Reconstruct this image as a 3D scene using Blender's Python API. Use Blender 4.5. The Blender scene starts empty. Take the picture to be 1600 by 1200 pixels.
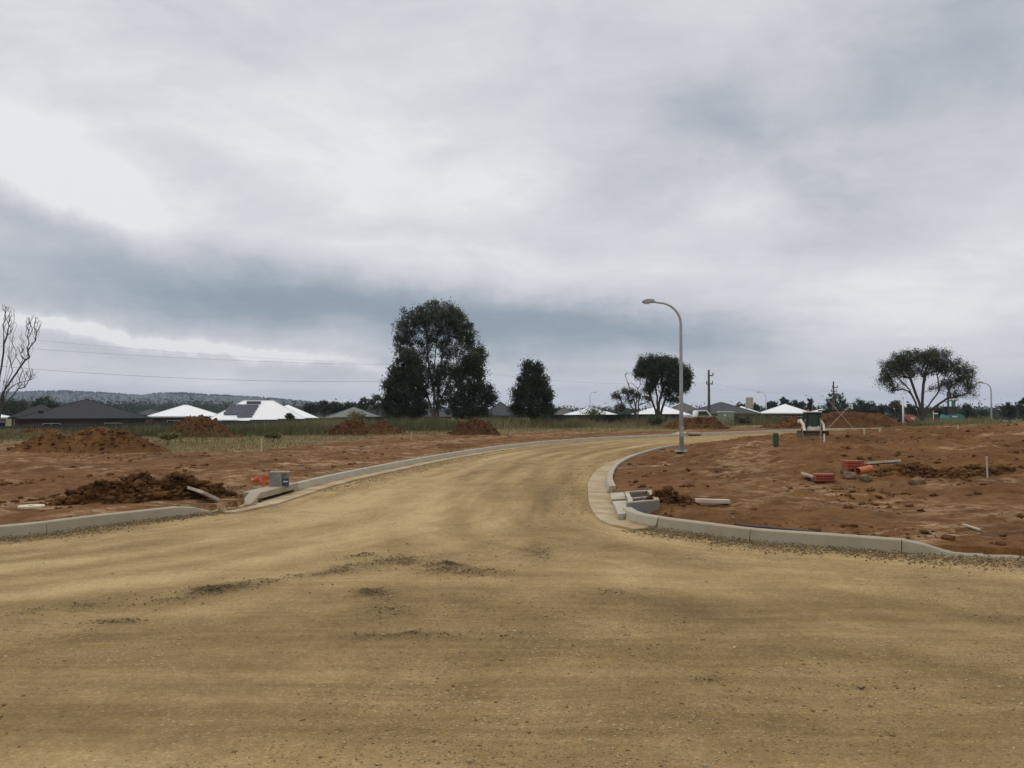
import bpy, math, random
import numpy as np
from mathutils import Vector, Matrix

random.seed(7)
RNG = np.random.default_rng(11)
SC = bpy.context.scene
COL = SC.collection

# ------------------------------------------------------------------ camera
F_PX, HOR, CAM_H = 1294.0, 640.0, 1.6          # focal length and horizon row at 1600x1200
PITCH = math.atan((HOR - 600.0) / F_PX)
cam_d = bpy.data.cameras.new('camera')
cam_d.sensor_width = 36.0
cam_d.lens = 36.0 * F_PX / 1600.0
cam_d.clip_start = 0.05
cam_d.clip_end = 20000
cam = bpy.data.objects.new('camera', cam_d)
COL.objects.link(cam)
cam.location = (0, 0, CAM_H)
cam.rotation_euler = (math.pi / 2 + PITCH, 0, 0)
SC.camera = cam

# ------------------------------------------------------------------ light
SUN_EL, SUN_AZ = math.radians(62), math.radians(-35)     # azimuth measured from +Y to +X
SC.view_settings.view_transform = 'Standard'
SC.view_settings.look = 'None'
SC.view_settings.exposure = 0.0
SC.view_settings.gamma = 1.0
SC.view_settings.use_curve_mapping = False
try:
    SC.cycles.use_denoising = True
    SC.cycles.max_bounces = 6
    SC.cycles.diffuse_bounces = 3
    SC.cycles.transparent_max_bounces = 8
    SC.cycles.volume_bounces = 0
except Exception:
    pass
sun_d = bpy.data.lights.new('sun', 'SUN')
sun_d.energy = 0.9
sun_d.angle = math.radians(25)
sun_d.color = (1.0, 0.95, 0.88)
sun = bpy.data.objects.new('sun', sun_d)
COL.objects.link(sun)
sv = Vector((math.sin(SUN_AZ) * math.cos(SUN_EL), math.cos(SUN_AZ) * math.cos(SUN_EL), math.sin(SUN_EL)))
sun.rotation_euler = sv.to_track_quat('Z', 'Y').to_euler()
sun.location = (0, 0, 60)


class NT:
    """small node-tree helper"""
    def __init__(s, tree):
        s.t = tree
        tree.nodes.clear()

    def n(s, typ, **kw):
        nd = s.t.nodes.new(typ)
        for k, v in kw.items():
            setattr(nd, k, v)
        return nd

    def lk(s, a, b):
        s.t.links.new(a, b)

    def put(s, sock, v):
        if hasattr(v, 'is_output'):
            s.lk(v, sock)
        else:
            sock.default_value = v

    def math(s, op, a, b=0.0, c=None, clamp=False):
        nd = s.n('ShaderNodeMath', operation=op, use_clamp=clamp)
        s.put(nd.inputs[0], a)
        s.put(nd.inputs[1], b)
        if c is not None:
            s.put(nd.inputs[2], c)
        return nd.outputs[0]

    def vmath(s, op, a, b=None):
        nd = s.n('ShaderNodeVectorMath', operation=op)
        s.put(nd.inputs[0], a)
        if b is not None:
            s.put(nd.inputs['Scale'] if op == 'SCALE' else nd.inputs[1], b)
        return nd.outputs['Value'] if op in ('LENGTH', 'DOT_PRODUCT') else nd.outputs['Vector']

    def noise(s, vec, scale, detail=4, rough=0.55, dist=0.0, color=False):
        nd = s.n('ShaderNodeTexNoise')
        if vec is not None:
            s.lk(vec, nd.inputs['Vector'])
        nd.inputs['Scale'].default_value = scale
        nd.inputs['Detail'].default_value = detail
        nd.inputs['Roughness'].default_value = rough
        nd.inputs['Distortion'].default_value = dist
        return nd.outputs['Color'] if color else nd.outputs['Fac']

    def ramp(s, fac, stops, interp='LINEAR'):
        nd = s.n('ShaderNodeValToRGB')
        cr = nd.color_ramp
        cr.interpolation = interp
        while len(cr.elements) < len(stops):
            cr.elements.new(0.5)
        for e, (p, c) in zip(cr.elements, stops):
            e.position = p
            if not hasattr(c, '__len__'):
                c = (c, c, c)
            e.color = (c[0], c[1], c[2], 1)
        s.lk(fac, nd.inputs['Fac'])
        return nd.outputs['Color']

    def mix(s, fac, a, b, mode='MIX'):
        nd = s.n('ShaderNodeMix', data_type='RGBA', blend_type=mode)
        nd.clamp_factor = True
        s.put(nd.inputs[0], fac)
        for sock, v in ((nd.inputs[6], a), (nd.inputs[7], b)):
            if hasattr(v, 'is_output'):
                s.lk(v, sock)
            else:
                sock.default_value = (v[0], v[1], v[2], 1)
        return nd.outputs[2]

    def attr(s, name):
        return s.n('ShaderNodeAttribute', attribute_name=name)

    def sep(s, v):
        nd = s.n('ShaderNodeSeparateXYZ')
        s.lk(v, nd.inputs[0])
        return nd.outputs

    def comb(s, x, y, z=0.0):
        nd = s.n('ShaderNodeCombineXYZ')
        for i, v in enumerate((x, y, z)):
            s.put(nd.inputs[i], v)
        return nd.outputs[0]

    def mapping(s, v, scale=(1, 1, 1), rot=(0, 0, 0), loc=(0, 0, 0)):
        nd = s.n('ShaderNodeMapping')
        s.lk(v, nd.inputs[0])
        nd.inputs['Location'].default_value = loc
        nd.inputs['Rotation'].default_value = rot
        nd.inputs['Scale'].default_value = scale
        return nd.outputs[0]


def make_world():
    w = bpy.data.worlds.new('World')
    SC.world = w
    w.use_nodes = True
    g = NT(w.node_tree)
    out = g.n('ShaderNodeOutputWorld')
    bg = g.n('ShaderNodeBackground')
    bg.inputs['Strength'].default_value = 0.1
    g.lk(bg.outputs[0], out.inputs['Surface'])
    sky = g.n('ShaderNodeTexSky', sky_type='NISHITA')
    sky.sun_disc = False
    sky.sun_elevation = SUN_EL
    sky.sun_rotation = SUN_AZ
    d = g.n('ShaderNodeTexCoord').outputs['Generated']
    x, y, z = g.sep(d)
    az = g.math('ARCTAN2', x, y)
    el = g.math('ARCSINE', z)
    zc = g.math('ADD', g.math('MAXIMUM', z, 0.0), 0.10)
    plane = g.comb(g.math('DIVIDE', x, zc), g.math('DIVIDE', y, zc), 0.0)
    # edge warp of the cloud bands
    wn = g.noise(d, 6.0, 8, 0.66, color=True)
    wx, wy, wz = g.sep(wn)
    azw = g.math('ADD', az, g.math('MULTIPLY', g.math('SUBTRACT', wx, 0.5), 0.20))
    elw = g.math('ADD', el, g.math('MULTIPLY', g.math('SUBTRACT', wy, 0.5), 0.060))
    p = g.comb(azw, elw, 0.0)
    lum = 0.79
    # cloud masses: (pixel x, pixel y, half width, half height, tilt in degrees, weight)
    blobs = [
        (500, 60, 620, 150, 0, 0.0), (300, 210, 300, 60, -16, 0.05), (620, 280, 300, 110, -15, 0.16),
        (60, 275, 230, 46, -16, 0.19), (170, 350, 130, 34, -24, 0.20), (10, 372, 140, 24, -10, -0.20), (0, 280, 130, 45, -10, 0.13), (30, 335, 150, 34, -12, 0.16), (860, 565, 320, 48, 0, -0.15), (560, 395, 260, 26, -8, 0.10),
        (200, 452, 500, 54, -3, -0.32), (730, 496, 330, 52, -4, -0.32), (400, 495, 300, 34, 0, -0.14), (1000, 530, 220, 36, -3, -0.22),
        (60, 528, 200, 11, -5, 0.36), (380, 556, 260, 9, -6, 0.40), (240, 566, 340, 11, -5, -0.10), (330, 604, 420, 18, -2, 0.10),
        (1000, 250, 170, 80, 25, -0.20), (1260, 290, 200, 50, -30, -0.22), (1540, 90, 210, 160, 20, -0.30), (820, 370, 150, 30, -10, -0.10),
        (1130, 330, 90, 32, -20, 0.10), (860, 390, 240, 60, -8, 0.05), (1500, 400, 220, 60, -25, 0.12),
        (1420, 490, 330, 55, -6, 0.17), (1250, 590, 400, 34, 0, -0.04), (980, 620, 300, 26, 0, 0.04),
        (1190, 400, 160, 40, 0, -0.08),
    ]
    for bx, by, sx, sy, rot, amp in blobs:
        ca, ce = math.atan((bx - 800) / F_PX), math.atan((HOR - by) / F_PX)
        v = g.vmath('SUBTRACT', p, (ca, ce, 0))
        v = g.mapping(v, rot=(0, 0, math.radians(-rot)))
        v = g.mapping(v, scale=(F_PX / sx, F_PX / sy, 0))
        q = g.vmath('DOT_PRODUCT', v, v)
        lum = g.math('MULTIPLY_ADD', g.math('POWER', 2.718, g.math('MULTIPLY', q, -1.0)), amp, lum)
    n1 = g.noise(g.mapping(plane, scale=(1.0, 1.35, 1), rot=(0, 0, 0.5)), 0.8, 9, 0.62, 0.25)
    n2 = g.noise(g.mapping(d, scale=(1.5, 1.5, 3.6), rot=(0, 0.16, 0)), 3.4, 9, 0.63, 0.35)
    lum = g.math('MULTIPLY_ADD', g.math('SUBTRACT', n1, 0.5), 0.36, lum)
    lum = g.math('MULTIPLY_ADD', g.math('SUBTRACT', n2, 0.5), 0.52, lum)
    col = g.ramp(lum, [(0.0, (0.22, 0.27, 0.335)), (0.30, (0.295, 0.352, 0.415)), (0.50, (0.435, 0.472, 0.522)),
                       (0.66, (0.575, 0.588, 0.630)), (0.84, (0.70, 0.705, 0.745)), (1.0, (0.83, 0.835, 0.85))])
    # an overcast sky is brightest overhead
    up = g.n('ShaderNodeMapRange', interpolation_type='SMOOTHSTEP')
    g.lk(el, up.inputs['Value'])
    up.inputs['From Min'].default_value = 0.38
    up.inputs['From Max'].default_value = 1.35
    up.inputs['To Min'].default_value = 10.0
    up.inputs['To Max'].default_value = 15.0
    col = g.vmath('SCALE', col, up.outputs[0])
    fin = g.mix(0.04, col, sky.outputs[0])
    g.lk(fin, bg.inputs['Color'])


make_world()


# ------------------------------------------------------------------ numeric helpers
def S(a, b, v):
    t = np.clip((np.asarray(v, float) - a) / (b - a), 0, 1)
    return t * t * (3 - 2 * t)


def _hash(ix, iy, seed):
    h = (ix.astype(np.int64) * 374761393 + iy.astype(np.int64) * 668265263 + seed * 1442695041) & 0x7fffffff
    h = ((h ^ (h >> 13)) * 1274126177) & 0x7fffffff
    h = h ^ (h >> 16)
    return (h & 0xffff) / 65535.0


def vnoise(x, y, seed=0):
    x = np.asarray(x, float); y = np.asarray(y, float)
    ix, iy = np.floor(x), np.floor(y)
    fx, fy = x - ix, y - iy
    fx = fx * fx * fx * (fx * (fx * 6 - 15) + 10); fy = fy * fy * fy * (fy * (fy * 6 - 15) + 10)
    ix = ix.astype(np.int64); iy = iy.astype(np.int64)
    a, b = _hash(ix, iy, seed), _hash(ix + 1, iy, seed)
    c, d = _hash(ix, iy + 1, seed), _hash(ix + 1, iy + 1, seed)
    return (a + (b - a) * fx) * (1 - fy) + (c + (d - c) * fx) * fy - 0.5


def fbm(x, y, sc, octs=4, seed=0, gain=0.5):
    r = 0; a = 1.0
    for o in range(octs):
        th = 0.6 * o
        xr = x * math.cos(th) - y * math.sin(th); yr = x * math.sin(th) + y * math.cos(th)
        r = r + a * vnoise(xr * sc + 17.3 * o, yr * sc - 9.1 * o, seed + o)
        a *= gain; sc *= 2.03
    return r


def at(px, py, z=0.0):
    """world point of picture position (1600x1200) on the level z"""
    u, v = (px - 800) / F_PX, (600 - py) / F_PX
    dy = math.cos(PITCH) - v * math.sin(PITCH); dz = math.sin(PITCH) + v * math.cos(PITCH)
    t = (z - CAM_H) / dz
    return np.array([u * t, dy * t, z])


def atd(px, py, Y):
    """world point at picture position (px,py) and distance Y"""
    u, v = (px - 800) / F_PX, (600 - py) / F_PX
    dy = math.cos(PITCH) - v * math.sin(PITCH); dz = math.sin(PITCH) + v * math.cos(PITCH)
    t = Y / dy
    return np.array([u * t, Y, CAM_H + dz * t])


def catmull(P, step=0.6):
    P = np.array(P, float)
    out = []
    Q = np.vstack([2 * P[0] - P[1], P, 2 * P[-1] - P[-2]])
    for i in range(1, len(Q) - 2):
        p0, p1, p2, p3 = Q[i - 1], Q[i], Q[i + 1], Q[i + 2]
        n = max(2, int(np.linalg.norm(p2 - p1) / step))
        for k in range(n):
            t = k / n
            out.append(0.5 * ((2 * p1) + (-p0 + p2) * t + (2 * p0 - 5 * p1 + 4 * p2 - p3) * t * t + (-p0 + 3 * p1 - 3 * p2 + p3) * t ** 3))
    out.append(P[-1])
    return np.array(out)


# ------------------------------------------------------------------ the lie of the land
LP = [(-160, 4.5), (-60, 5.0), (-24, 5.6), (-12.5, 6.6), (-8.6, 8.2)]
LP += [tuple(at(*q)[:2]) for q in ((0, 843), (150, 824), (300, 806), (385, 792), (470, 767), (540, 749), (600, 736), (700, 716), (800, 700.5), (900, 690.5), (1000, 684.5), (1160, 677.5), (1300, 672.8))]
LP += [(31, 66.5), (46, 72), (75, 79), (160, 92)]
RP = [(160, 82), (75, 70), (46, 64.5), (30, 60), (21, 53)]
RP += [tuple(at(*q)[:2]) for q in ((1240, 685), (1130, 692), (1050, 701), (1000, 713), (962, 730), (946, 752), (950, 776), (960, 798), (990, 820), (1090, 836), (1180, 848), (1300, 857), (1410, 866), (1520, 872), (1600, 876))]
RP += [(7.5, 8.05), (12, 7.6), (24, 7.2), (60, 6.8), (160, 6)]


def coarse(C, tol=0.004):
    keep = [0]
    for i in range(1, len(C) - 1):
        a, b, c = C[keep[-1]], C[i], C[i + 1]
        ab, ac = b - a, c - a
        dev = abs(ab[0] * ac[1] - ab[1] * ac[0]) / (np.linalg.norm(ac) + 1e-9)
        if dev > tol or np.linalg.norm(ab) > 60:
            keep.append(i)
    keep.append(len(C) - 1)
    return C[keep]


LC = catmull(LP, 0.4)
RC = catmull(RP, 0.4)
LCc, RCc = coarse(LC), coarse(RC)
NEAR_Y = -9.0
LIDP = at(49, 791, 0.12)


def polydist(x, y, C):
    """distance to a polyline, run along it"""
    best = np.full(x.shape, 1e18); run = np.zeros(x.shape)
    s0 = 0.0
    for i in range(len(C) - 1):
        ax, ay = C[i]; bx, by = C[i + 1]
        dx, dy = bx - ax, by - ay
        L2 = dx * dx + dy * dy; L = math.sqrt(L2)
        t = np.clip(((x - ax) * dx + (y - ay) * dy) / L2, 0, 1)
        d = (x - ax - t * dx) ** 2 + (y - ay - t * dy) ** 2
        m = d < best
        best = np.where(m, d, best); run = np.where(m, s0 + t * L, run)
        s0 += L
    return np.sqrt(best), run


def s_of(C, pt):
    d, r = polydist(np.array([pt[0]]), np.array([pt[1]]), C)
    return float(r[0])


ROADPOLY = np.vstack([LCc, RCc, [(160, NEAR_Y)], [(-160, NEAR_Y)]])


def inpoly(x, y, P):
    ins = np.zeros(x.shape, bool)
    n = len(P)
    for i in range(n):
        x1, y1 = P[i]; x2, y2 = P[(i + 1) % n]
        if y1 == y2:
            continue
        c = ((y1 > y) != (y2 > y)) & (x < (x2 - x1) * (y - y1) / (y2 - y1) + x1)
        ins ^= c
    return ins


def field(x, y):
    dL, sL = polydist(x, y, LCc)
    dR, sR = polydist(x, y, RCc)
    ins = inpoly(x, y, ROADPOLY)
    return dL, sL, dR, sR, ins


DARKS = [(130, 945, 90, 7, 1.0), (350, 921, 60, 9, 1.2), (260, 938, 60, 6, .8), (480, 900, 90, 7, .9), (590, 884, 80, 8, 1.1), (640, 872, 50, 7, 1.0),
         (700, 889, 45, 8, 1.5), (745, 896, 40, 7, 1.3), (585, 928, 26, 9, 1.0), (600, 955, 40, 10, .7), (640, 992, 90, 6, .8), (770, 990, 70, 5, .6),
         (190, 972, 40, 4, .8), (560, 870, 30, 4, .9), (840, 862, 30, 10, .7), (960, 928, 40, 4, .4), (1100, 1063, 30, 4, .4), (1010, 1015, 90, 4, .3), (1540, 970, 90, 5, .4), (1400, 1075, 120, 3, .3)]


def _darkprep():
    o = []
    for px, py, rx, ry, a in DARKS:
        c = at(px, py); ex = at(px + rx, py); ey = at(px, py - ry)
        th = math.radians(38) if (px < 690 and py < 950) else (math.radians(-20) if 690 < px < 800 and py < 900 else 0.0)
        o.append((c[0], c[1], ex[0] - c[0], abs(ey[1] - c[1]) * (0.8 if th else 1.2), a, math.cos(th), math.sin(th)))
    return o


DARKW = _darkprep()


def dark_mask(x, y):
    m = np.zeros(np.shape(x))
    for cx, cy, rx, ry, a, ct, st in DARKW:
        u, v = (x - cx) * ct + (y - cy) * st, -(x - cx) * st + (y - cy) * ct
        m = np.maximum(m, a * np.exp(-(u / rx) ** 2 - (v / ry) ** 2))
    return np.clip(m * (0.75 + 1.3 * fbm(x, y, 3.0, 3, 91)), 0, 1.3)


def road_z(x, y, dm=None):
    z = 0.010 * fbm(x * 0.45, y, 1.1, 3, 5) + 0.012 * fbm(x * 0.55, y, 3.2, 3, 6)
    if dm is None:
        near = (y < 16) & (y > 2)
        dm = np.where(near, dark_mask(x, y), 0)
    return z + 0.05 * dm * (0.5 + fbm(x, y, 6, 3, 33))


def verge_z(x, y, dL, dR):
    left = dL <= dR
    drop = -1.30 * S(20, 60, dL) - 1.0 * S(52, 110, dL)
    zl = 0.10 + drop
    hill = 1.04 * (1 - np.exp(-dR / 8.5)) * S(11, 25, y) * S(0, 6, dR + 2.5)
    bank = 0.16 * S(0.0, 1.0, fbm(x, y, 0.35, 2, 77) + 0.55) * S(15.5, 18.5, y + 0.15 * x) * S(3, 6, dR)
    dig = 0.26 * np.exp(-(((x - 2.15) / 0.42) ** 2 + ((y - 12.55) / 0.42) ** 2))
    zr = 0.10 - dig + (hill + bank) * (1 - S(60, 110, y)) * 0.92 - 1.2 * S(70, 140, y)
    return np.where(left, zl, zr), left


def zones(x, y, dL, dR, left):
    """dirt, dry grass and pale-track shares of the open ground"""
    wob = 3.0 * fbm(x, y, 0.12, 3, 21) + 1.2 * fbm(x, y, 0.6, 2, 22)
    edge = 9.5 + 14 * S(-10, -22, x) * (1 - S(38, 50, y)) + wob - 2.6 * S(0, 15, x)
    dirt_l = 1 - S(-0.6, 0.8, dL - edge)
    dry_l = (1 - S(4.5, 8, dL - edge))
    dirt_r = 1 - S(40, 50, y + wob + 0.9 * np.maximum(x - 17, 0))
    dirt_r = np.maximum(dirt_r, 1 - S(3, 5, dR + wob * .5))
    dirt = np.where(left, dirt_l, dirt_r)
    dry = np.where(left, dry_l, 0.5 + 0 * x)
    far = S(90, 130, y)
    return dirt * (1 - far), np.clip(dry, 0, 1)


def surf(x, y, full=False):
    x = np.asarray(x, float); y = np.asarray(y, float)
    dL, sL, dR, sR, ins = field(x, y)
    d = np.minimum(dL, dR)
    zv, left = verge_z(x, y, dL, dR)
    dirt, dry = zones(x, y, dL, dR, left)
    near = 1 - S(70, 130, y)
    heap_l = S(0.25, 1.0, d)
    rough = (0.10 * fbm(x, y, 0.55, 3, 41) + np.where(left, 0.06, 0.10 + 0.07 * S(16, 19, y)) * np.maximum(fbm(x, y, 1.5, 4, 43, 0.6), -0.1) + 0.035 * fbm(x, y, 5.5, 2, 47)) * heap_l
    # wheel ruts that run along the left verge
    rough = rough * (1 - np.exp(-((x - LIDP[0]) ** 2 + (y - LIDP[1]) ** 2) / 0.6))
    rut = 0.05 * vnoise(dL * 1.9, sL * 0.06, 61) * S(2, 4, dL)
    z = zv + near * (dirt * rough + dirt * rut * left + (1 - dirt) * 0.10 * fbm(x, y, 0.4, 3, 44))
    # soil sits a little below the kerb top right behind it
    z = np.where(d < 0.9, np.minimum(z, 0.105 + 0.3 * np.maximum(d - 0.2, 0)), z)
    if full:
        return z, dL, sL, dR, sR, ins, dirt, dry, left
    return np.where(ins, road_z(x, y), z)


def G(px, py):
    """where the line of sight through picture position meets the ground"""
    Y = np.concatenate([np.arange(4, 60, 0.06), np.arange(60, 260, 0.3)])
    u, v = (px - 800) / F_PX, (600 - py) / F_PX
    dy = math.cos(PITCH) - v * math.sin(PITCH); dz = math.sin(PITCH) + v * math.cos(PITCH)
    t = Y / dy
    X = u * t; Z = CAM_H + dz * t
    g = surf(X, Y)
    k = np.argmax(Z <= g)
    if Z[k] > g[k]:
        k = len(Y) - 1
    return np.array([X[k], Y[k], g[k]])


def gz(x, y):
    return float(surf(np.array([x]), np.array([y]))[0])


# ------------------------------------------------------------------ mesh helpers
def tag(o, label=None, cat=None, group=None, kind=None):
    if label: o['label'] = label
    if cat: o['category'] = cat
    if group: o['group'] = group
    if kind: o['kind'] = kind
    return o


def np_mesh(name, V, F, mat, parent=None, smooth=False, attrs=None, loc=None):
    V = np.asarray(V, np.float32); F = np.asarray(F, np.int32)
    me = bpy.data.meshes.new(name)
    me.vertices.add(len(V)); me.vertices.foreach_set('co', V.ravel())
    k = F.shape[1]
    me.loops.add(F.size); me.polygons.add(len(F))
    me.loops.foreach_set('vertex_index', F.ravel())
    me.polygons.foreach_set('loop_start', np.arange(0, F.size, k, dtype=np.int32))
    if smooth:
        me.polygons.foreach_set('use_smooth', np.ones(len(F), bool))
    me.update(calc_edges=True)
    for nm, arr in (attrs or {}).items():
        arr = np.asarray(arr, np.float32)
        if arr.ndim == 2:
            a = me.attributes.new(nm, 'FLOAT_VECTOR', 'POINT'); a.data.foreach_set('vector', arr.ravel())
        else:
            a = me.attributes.new(nm, 'FLOAT', 'POINT'); a.data.foreach_set('value', arr)
    me.materials.append(mat)
    o = bpy.data.objects.new(name, me)
    COL.objects.link(o)
    if parent: o.parent = parent
    if loc is not None: o.location = loc
    return o


def empty(name, loc, rz=0.0, label=None, cat=None, group=None):
    o = bpy.data.objects.new(name, None)
    o.empty_display_size = 0.2
    COL.objects.link(o)
    o.location = tuple(float(c) for c in loc)
    o.rotation_euler = (0, 0, rz)
    return tag(o, label, cat, group)


class MB:
    def __init__(s):
        s.v = []; s.f = []

    def add(s, V, F):
        b = len(s.v)
        s.v += [tuple(map(float, p)) for p in V]
        s.f += [tuple(i + b for i in f) for f in F]
        return s

    def box(s, c, size, rot=None, taper=1.0):
        hx, hy, hz = size[0] / 2, size[1] / 2, size[2] / 2
        V = []
        for zz in (-hz, hz):
            k = taper if zz > 0 else 1.0
            for a, b in ((-hx, -hy), (hx, -hy), (hx, hy), (-hx, hy)):
                V.append(Vector((a * k, b * k, zz)))
        if rot is not None:
            M = rot if isinstance(rot, Matrix) else Matrix.Rotation(rot, 3, 'Z')
            V = [M @ p for p in V]
        V = [(p[0] + c[0], p[1] + c[1], p[2] + c[2]) for p in V]
        return s.add(V, [(0, 3, 2, 1), (4, 5, 6, 7), (0, 1, 5, 4), (1, 2, 6, 5), (2, 3, 7, 6), (3, 0, 4, 7)])

    def prism(s, pts, axis, a, b):
        """polygon in the two other axes, extruded along axis ('x','y','z') from a to b"""
        def mk(p, w):
            return {'x': (w, p[0], p[1]), 'y': (p[0], w, p[1]), 'z': (p[0], p[1], w)}[axis]
        n = len(pts)
        V = [mk(p, a) for p in pts] + [mk(p, b) for p in pts]
        F = [tuple(range(n - 1, -1, -1)), tuple(range(n, 2 * n))] + [(i, (i + 1) % n, n + (i + 1) % n, n + i) for i in range(n)]
        return s.add(V, F)

    def path(s, P, R, n=8, cap=True):
        """tube through points P with radii R"""
        P = [Vector(p) for p in P]
        if not hasattr(R, '__len__'): R = [R] * len(P)
        V = []; F = []
        side = None
        for i, p in enumerate(P):
            d = (P[min(i + 1, len(P) - 1)] - P[max(i - 1, 0)]).normalized()
            if side is None:
                side = d.orthogonal().normalized()
            side = (side - d * side.dot(d)).normalized()
            up = d.cross(side)
            for k in range(n):
                a = 2 * math.pi * k / n
                V.append(p + (side * math.cos(a) + up * math.sin(a)) * R[i])
        for i in range(len(P) - 1):
            for k in range(n):
                F.append((i * n + k, i * n + (k + 1) % n, (i + 1) * n + (k + 1) % n, (i + 1) * n + k))
        if cap:
            F.append(tuple(range(n - 1, -1, -1))); F.append(tuple(range((len(P) - 1) * n, len(P) * n)))
        return s.add(V, F)

    def build(s, name, mat, parent=None, smooth=False, bevel=0.0, loc=None):
        me = bpy.data.meshes.new(name)
        me.from_pydata(s.v, [], s.f)
        if smooth:
            me.polygons.foreach_set('use_smooth', [True] * len(me.polygons))
        me.update()
        me.materials.append(mat)
        o = bpy.data.objects.new(name, me)
        COL.objects.link(o)
        if parent: o.parent = parent
        if loc is not None: o.location = tuple(float(c) for c in loc)
        if bevel:
            m = o.modifiers.new('bevel', 'BEVEL'); m.width = bevel; m.segments = 2; m.limit_method = 'ANGLE'
        return o


# ------------------------------------------------------------------ materials
MATS = {}


def mat_new(name):
    m = bpy.data.materials.new(name)
    m.use_nodes = True
    g = NT(m.node_tree)
    out = g.n('ShaderNodeOutputMaterial')
    b = g.n('ShaderNodeBsdfPrincipled')
    g.lk(b.outputs[0], out.inputs['Surface'])
    return m, g, b, out


def simple(name, col, rough=0.6, metal=0.0, var=0.15, scale=6.0, bump=0.0, dirt=None, dirt_amt=0.3, spec=0.4):
    if name in MATS: return MATS[name]
    m, g, b, out = mat_new(name)
    oc = g.n('ShaderNodeTexCoord').outputs['Object']
    n = g.noise(oc, scale, 5, 0.6)
    c = g.mix(n, tuple(x * (1 - var) for x in col), tuple(min(1, x * (1 + var)) for x in col))
    if dirt:
        n2 = g.ramp(g.noise(oc, scale * 0.45, 5, 0.7), [(0.5 - 0.25 * dirt_amt, 0.0), (0.95 - 0.3 * dirt_amt, 1.0)])
        c = g.mix(n2, c, dirt)
    g.lk(c, b.inputs['Base Color'])
    b.inputs['Roughness'].default_value = rough
    b.inputs['Metallic'].default_value = metal
    b.inputs['Specular IOR Level'].default_value = spec
    if bump:
        bp = g.n('ShaderNodeBump')
        bp.inputs['Strength'].default_value = bump
        bp.inputs['Distance'].default_value = 0.02
        g.lk(g.noise(oc, scale * 6, 4, 0.6), bp.inputs['Height'])
        g.lk(bp.outputs[0], b.inputs['Normal'])
    MATS[name] = m
    return m


def dirt_color(g, P):
    n1 = g.noise(P, 0.35, 6, 0.6, 0.4)
    n2 = g.noise(P, 2.3, 6, 0.65, 0.3)
    n3 = g.noise(g.mapping(P, scale=(0.6, 1.2, 1)), 13.0, 7, 0.75)
    f = g.math('ADD', g.math('MULTIPLY', n1, 0.32), g.math('ADD', g.math('MULTIPLY', n2, 0.36), g.math('MULTIPLY', n3, 0.32)))
    return g.ramp(f, [(0.34, (0.052, 0.023, 0.009)), (0.44, (0.108, 0.048, 0.015)), (0.52, (0.158, 0.073, 0.022)),
                      (0.60, (0.215, 0.112, 0.039)), (0.72, (0.315, 0.186, 0.079))]), n2, n3


def make_dirt(name):
    m, g, b, out = mat_new(name)
    P = g.n('ShaderNodeNewGeometry').outputs['Position']
    c, n2, n3 = dirt_color(g, P)
    t = g.attr('tint').outputs['Fac']
    c = g.mix(t, g.mix(0.72, c, (0.062, 0.031, 0.018)), c)
    g.lk(c, b.inputs['Base Color'])
    b.inputs['Roughness'].default_value = 0.95
    b.inputs['Specular IOR Level'].default_value = 0.15
    bp = g.n('ShaderNodeBump')
    bp.inputs['Strength'].default_value = 0.9
    bp.inputs['Distance'].default_value = 0.05
    g.lk(g.math('ADD', g.noise(P, 9, 6, 0.7), g.math('MULTIPLY', g.noise(P, 40, 4, 0.6), 0.4)), bp.inputs['Height'])
    g.lk(bp.outputs[0], b.inputs['Normal'])
    MATS[name] = m
    return m


def make_ground():
    m, g, b, out = mat_new('ground_soil')
    P = g.n('ShaderNodeNewGeometry').outputs['Position']
    c, n2, n3 = dirt_color(g, P)
    pale = g.attr('pale').outputs['Fac']
    c = g.mix(g.math('MULTIPLY', pale, g.ramp(g.noise(g.mapping(P, scale=(0.7, 1.6, 1)), 2.6, 8, 0.78), [(0.48, 0.0), (0.60, 1.0)])), c, (0.40, 0.265, 0.145))
    dry = g.ramp(g.noise(P, 1.6, 6, 0.7), [(0.3, (0.11, 0.085, 0.035)), (0.5, (0.21, 0.17, 0.075)), (0.7, (0.31, 0.26, 0.13))])
    green = g.ramp(g.noise(P, 0.6, 6, 0.7), [(0.3, (0.06, 0.065, 0.026)), (0.5, (0.12, 0.11, 0.047)), (0.72, (0.22, 0.185, 0.09))])
    grass = g.mix(g.attr('dry').outputs['Fac'], green, dry)
    dm = g.math('ADD', g.attr('dirt').outputs['Fac'], g.math('MULTIPLY', g.math('SUBTRACT', g.noise(P, 1.4, 5, 0.7), 0.5), 0.8), clamp=True)
    dm = g.ramp(dm, [(0.35, 0.0), (0.6, 1.0)])
    c = g.mix(dm, grass, c)
    g.lk(c, b.inputs['Base Color'])
    b.inputs['Roughness'].default_value = 0.95
    b.inputs['Specular IOR Level'].default_value = 0.15
    bp = g.n('ShaderNodeBump')
    bp.inputs['Strength'].default_value = 0.85
    bp.inputs['Distance'].default_value = 0.04
    g.lk(g.math('ADD', g.noise(P, 9, 6, 0.7), g.math('MULTIPLY', g.noise(P, 45, 4, 0.6), 0.4)), bp.inputs['Height'])
    g.lk(bp.outputs[0], b.inputs['Normal'])
    return m


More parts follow.
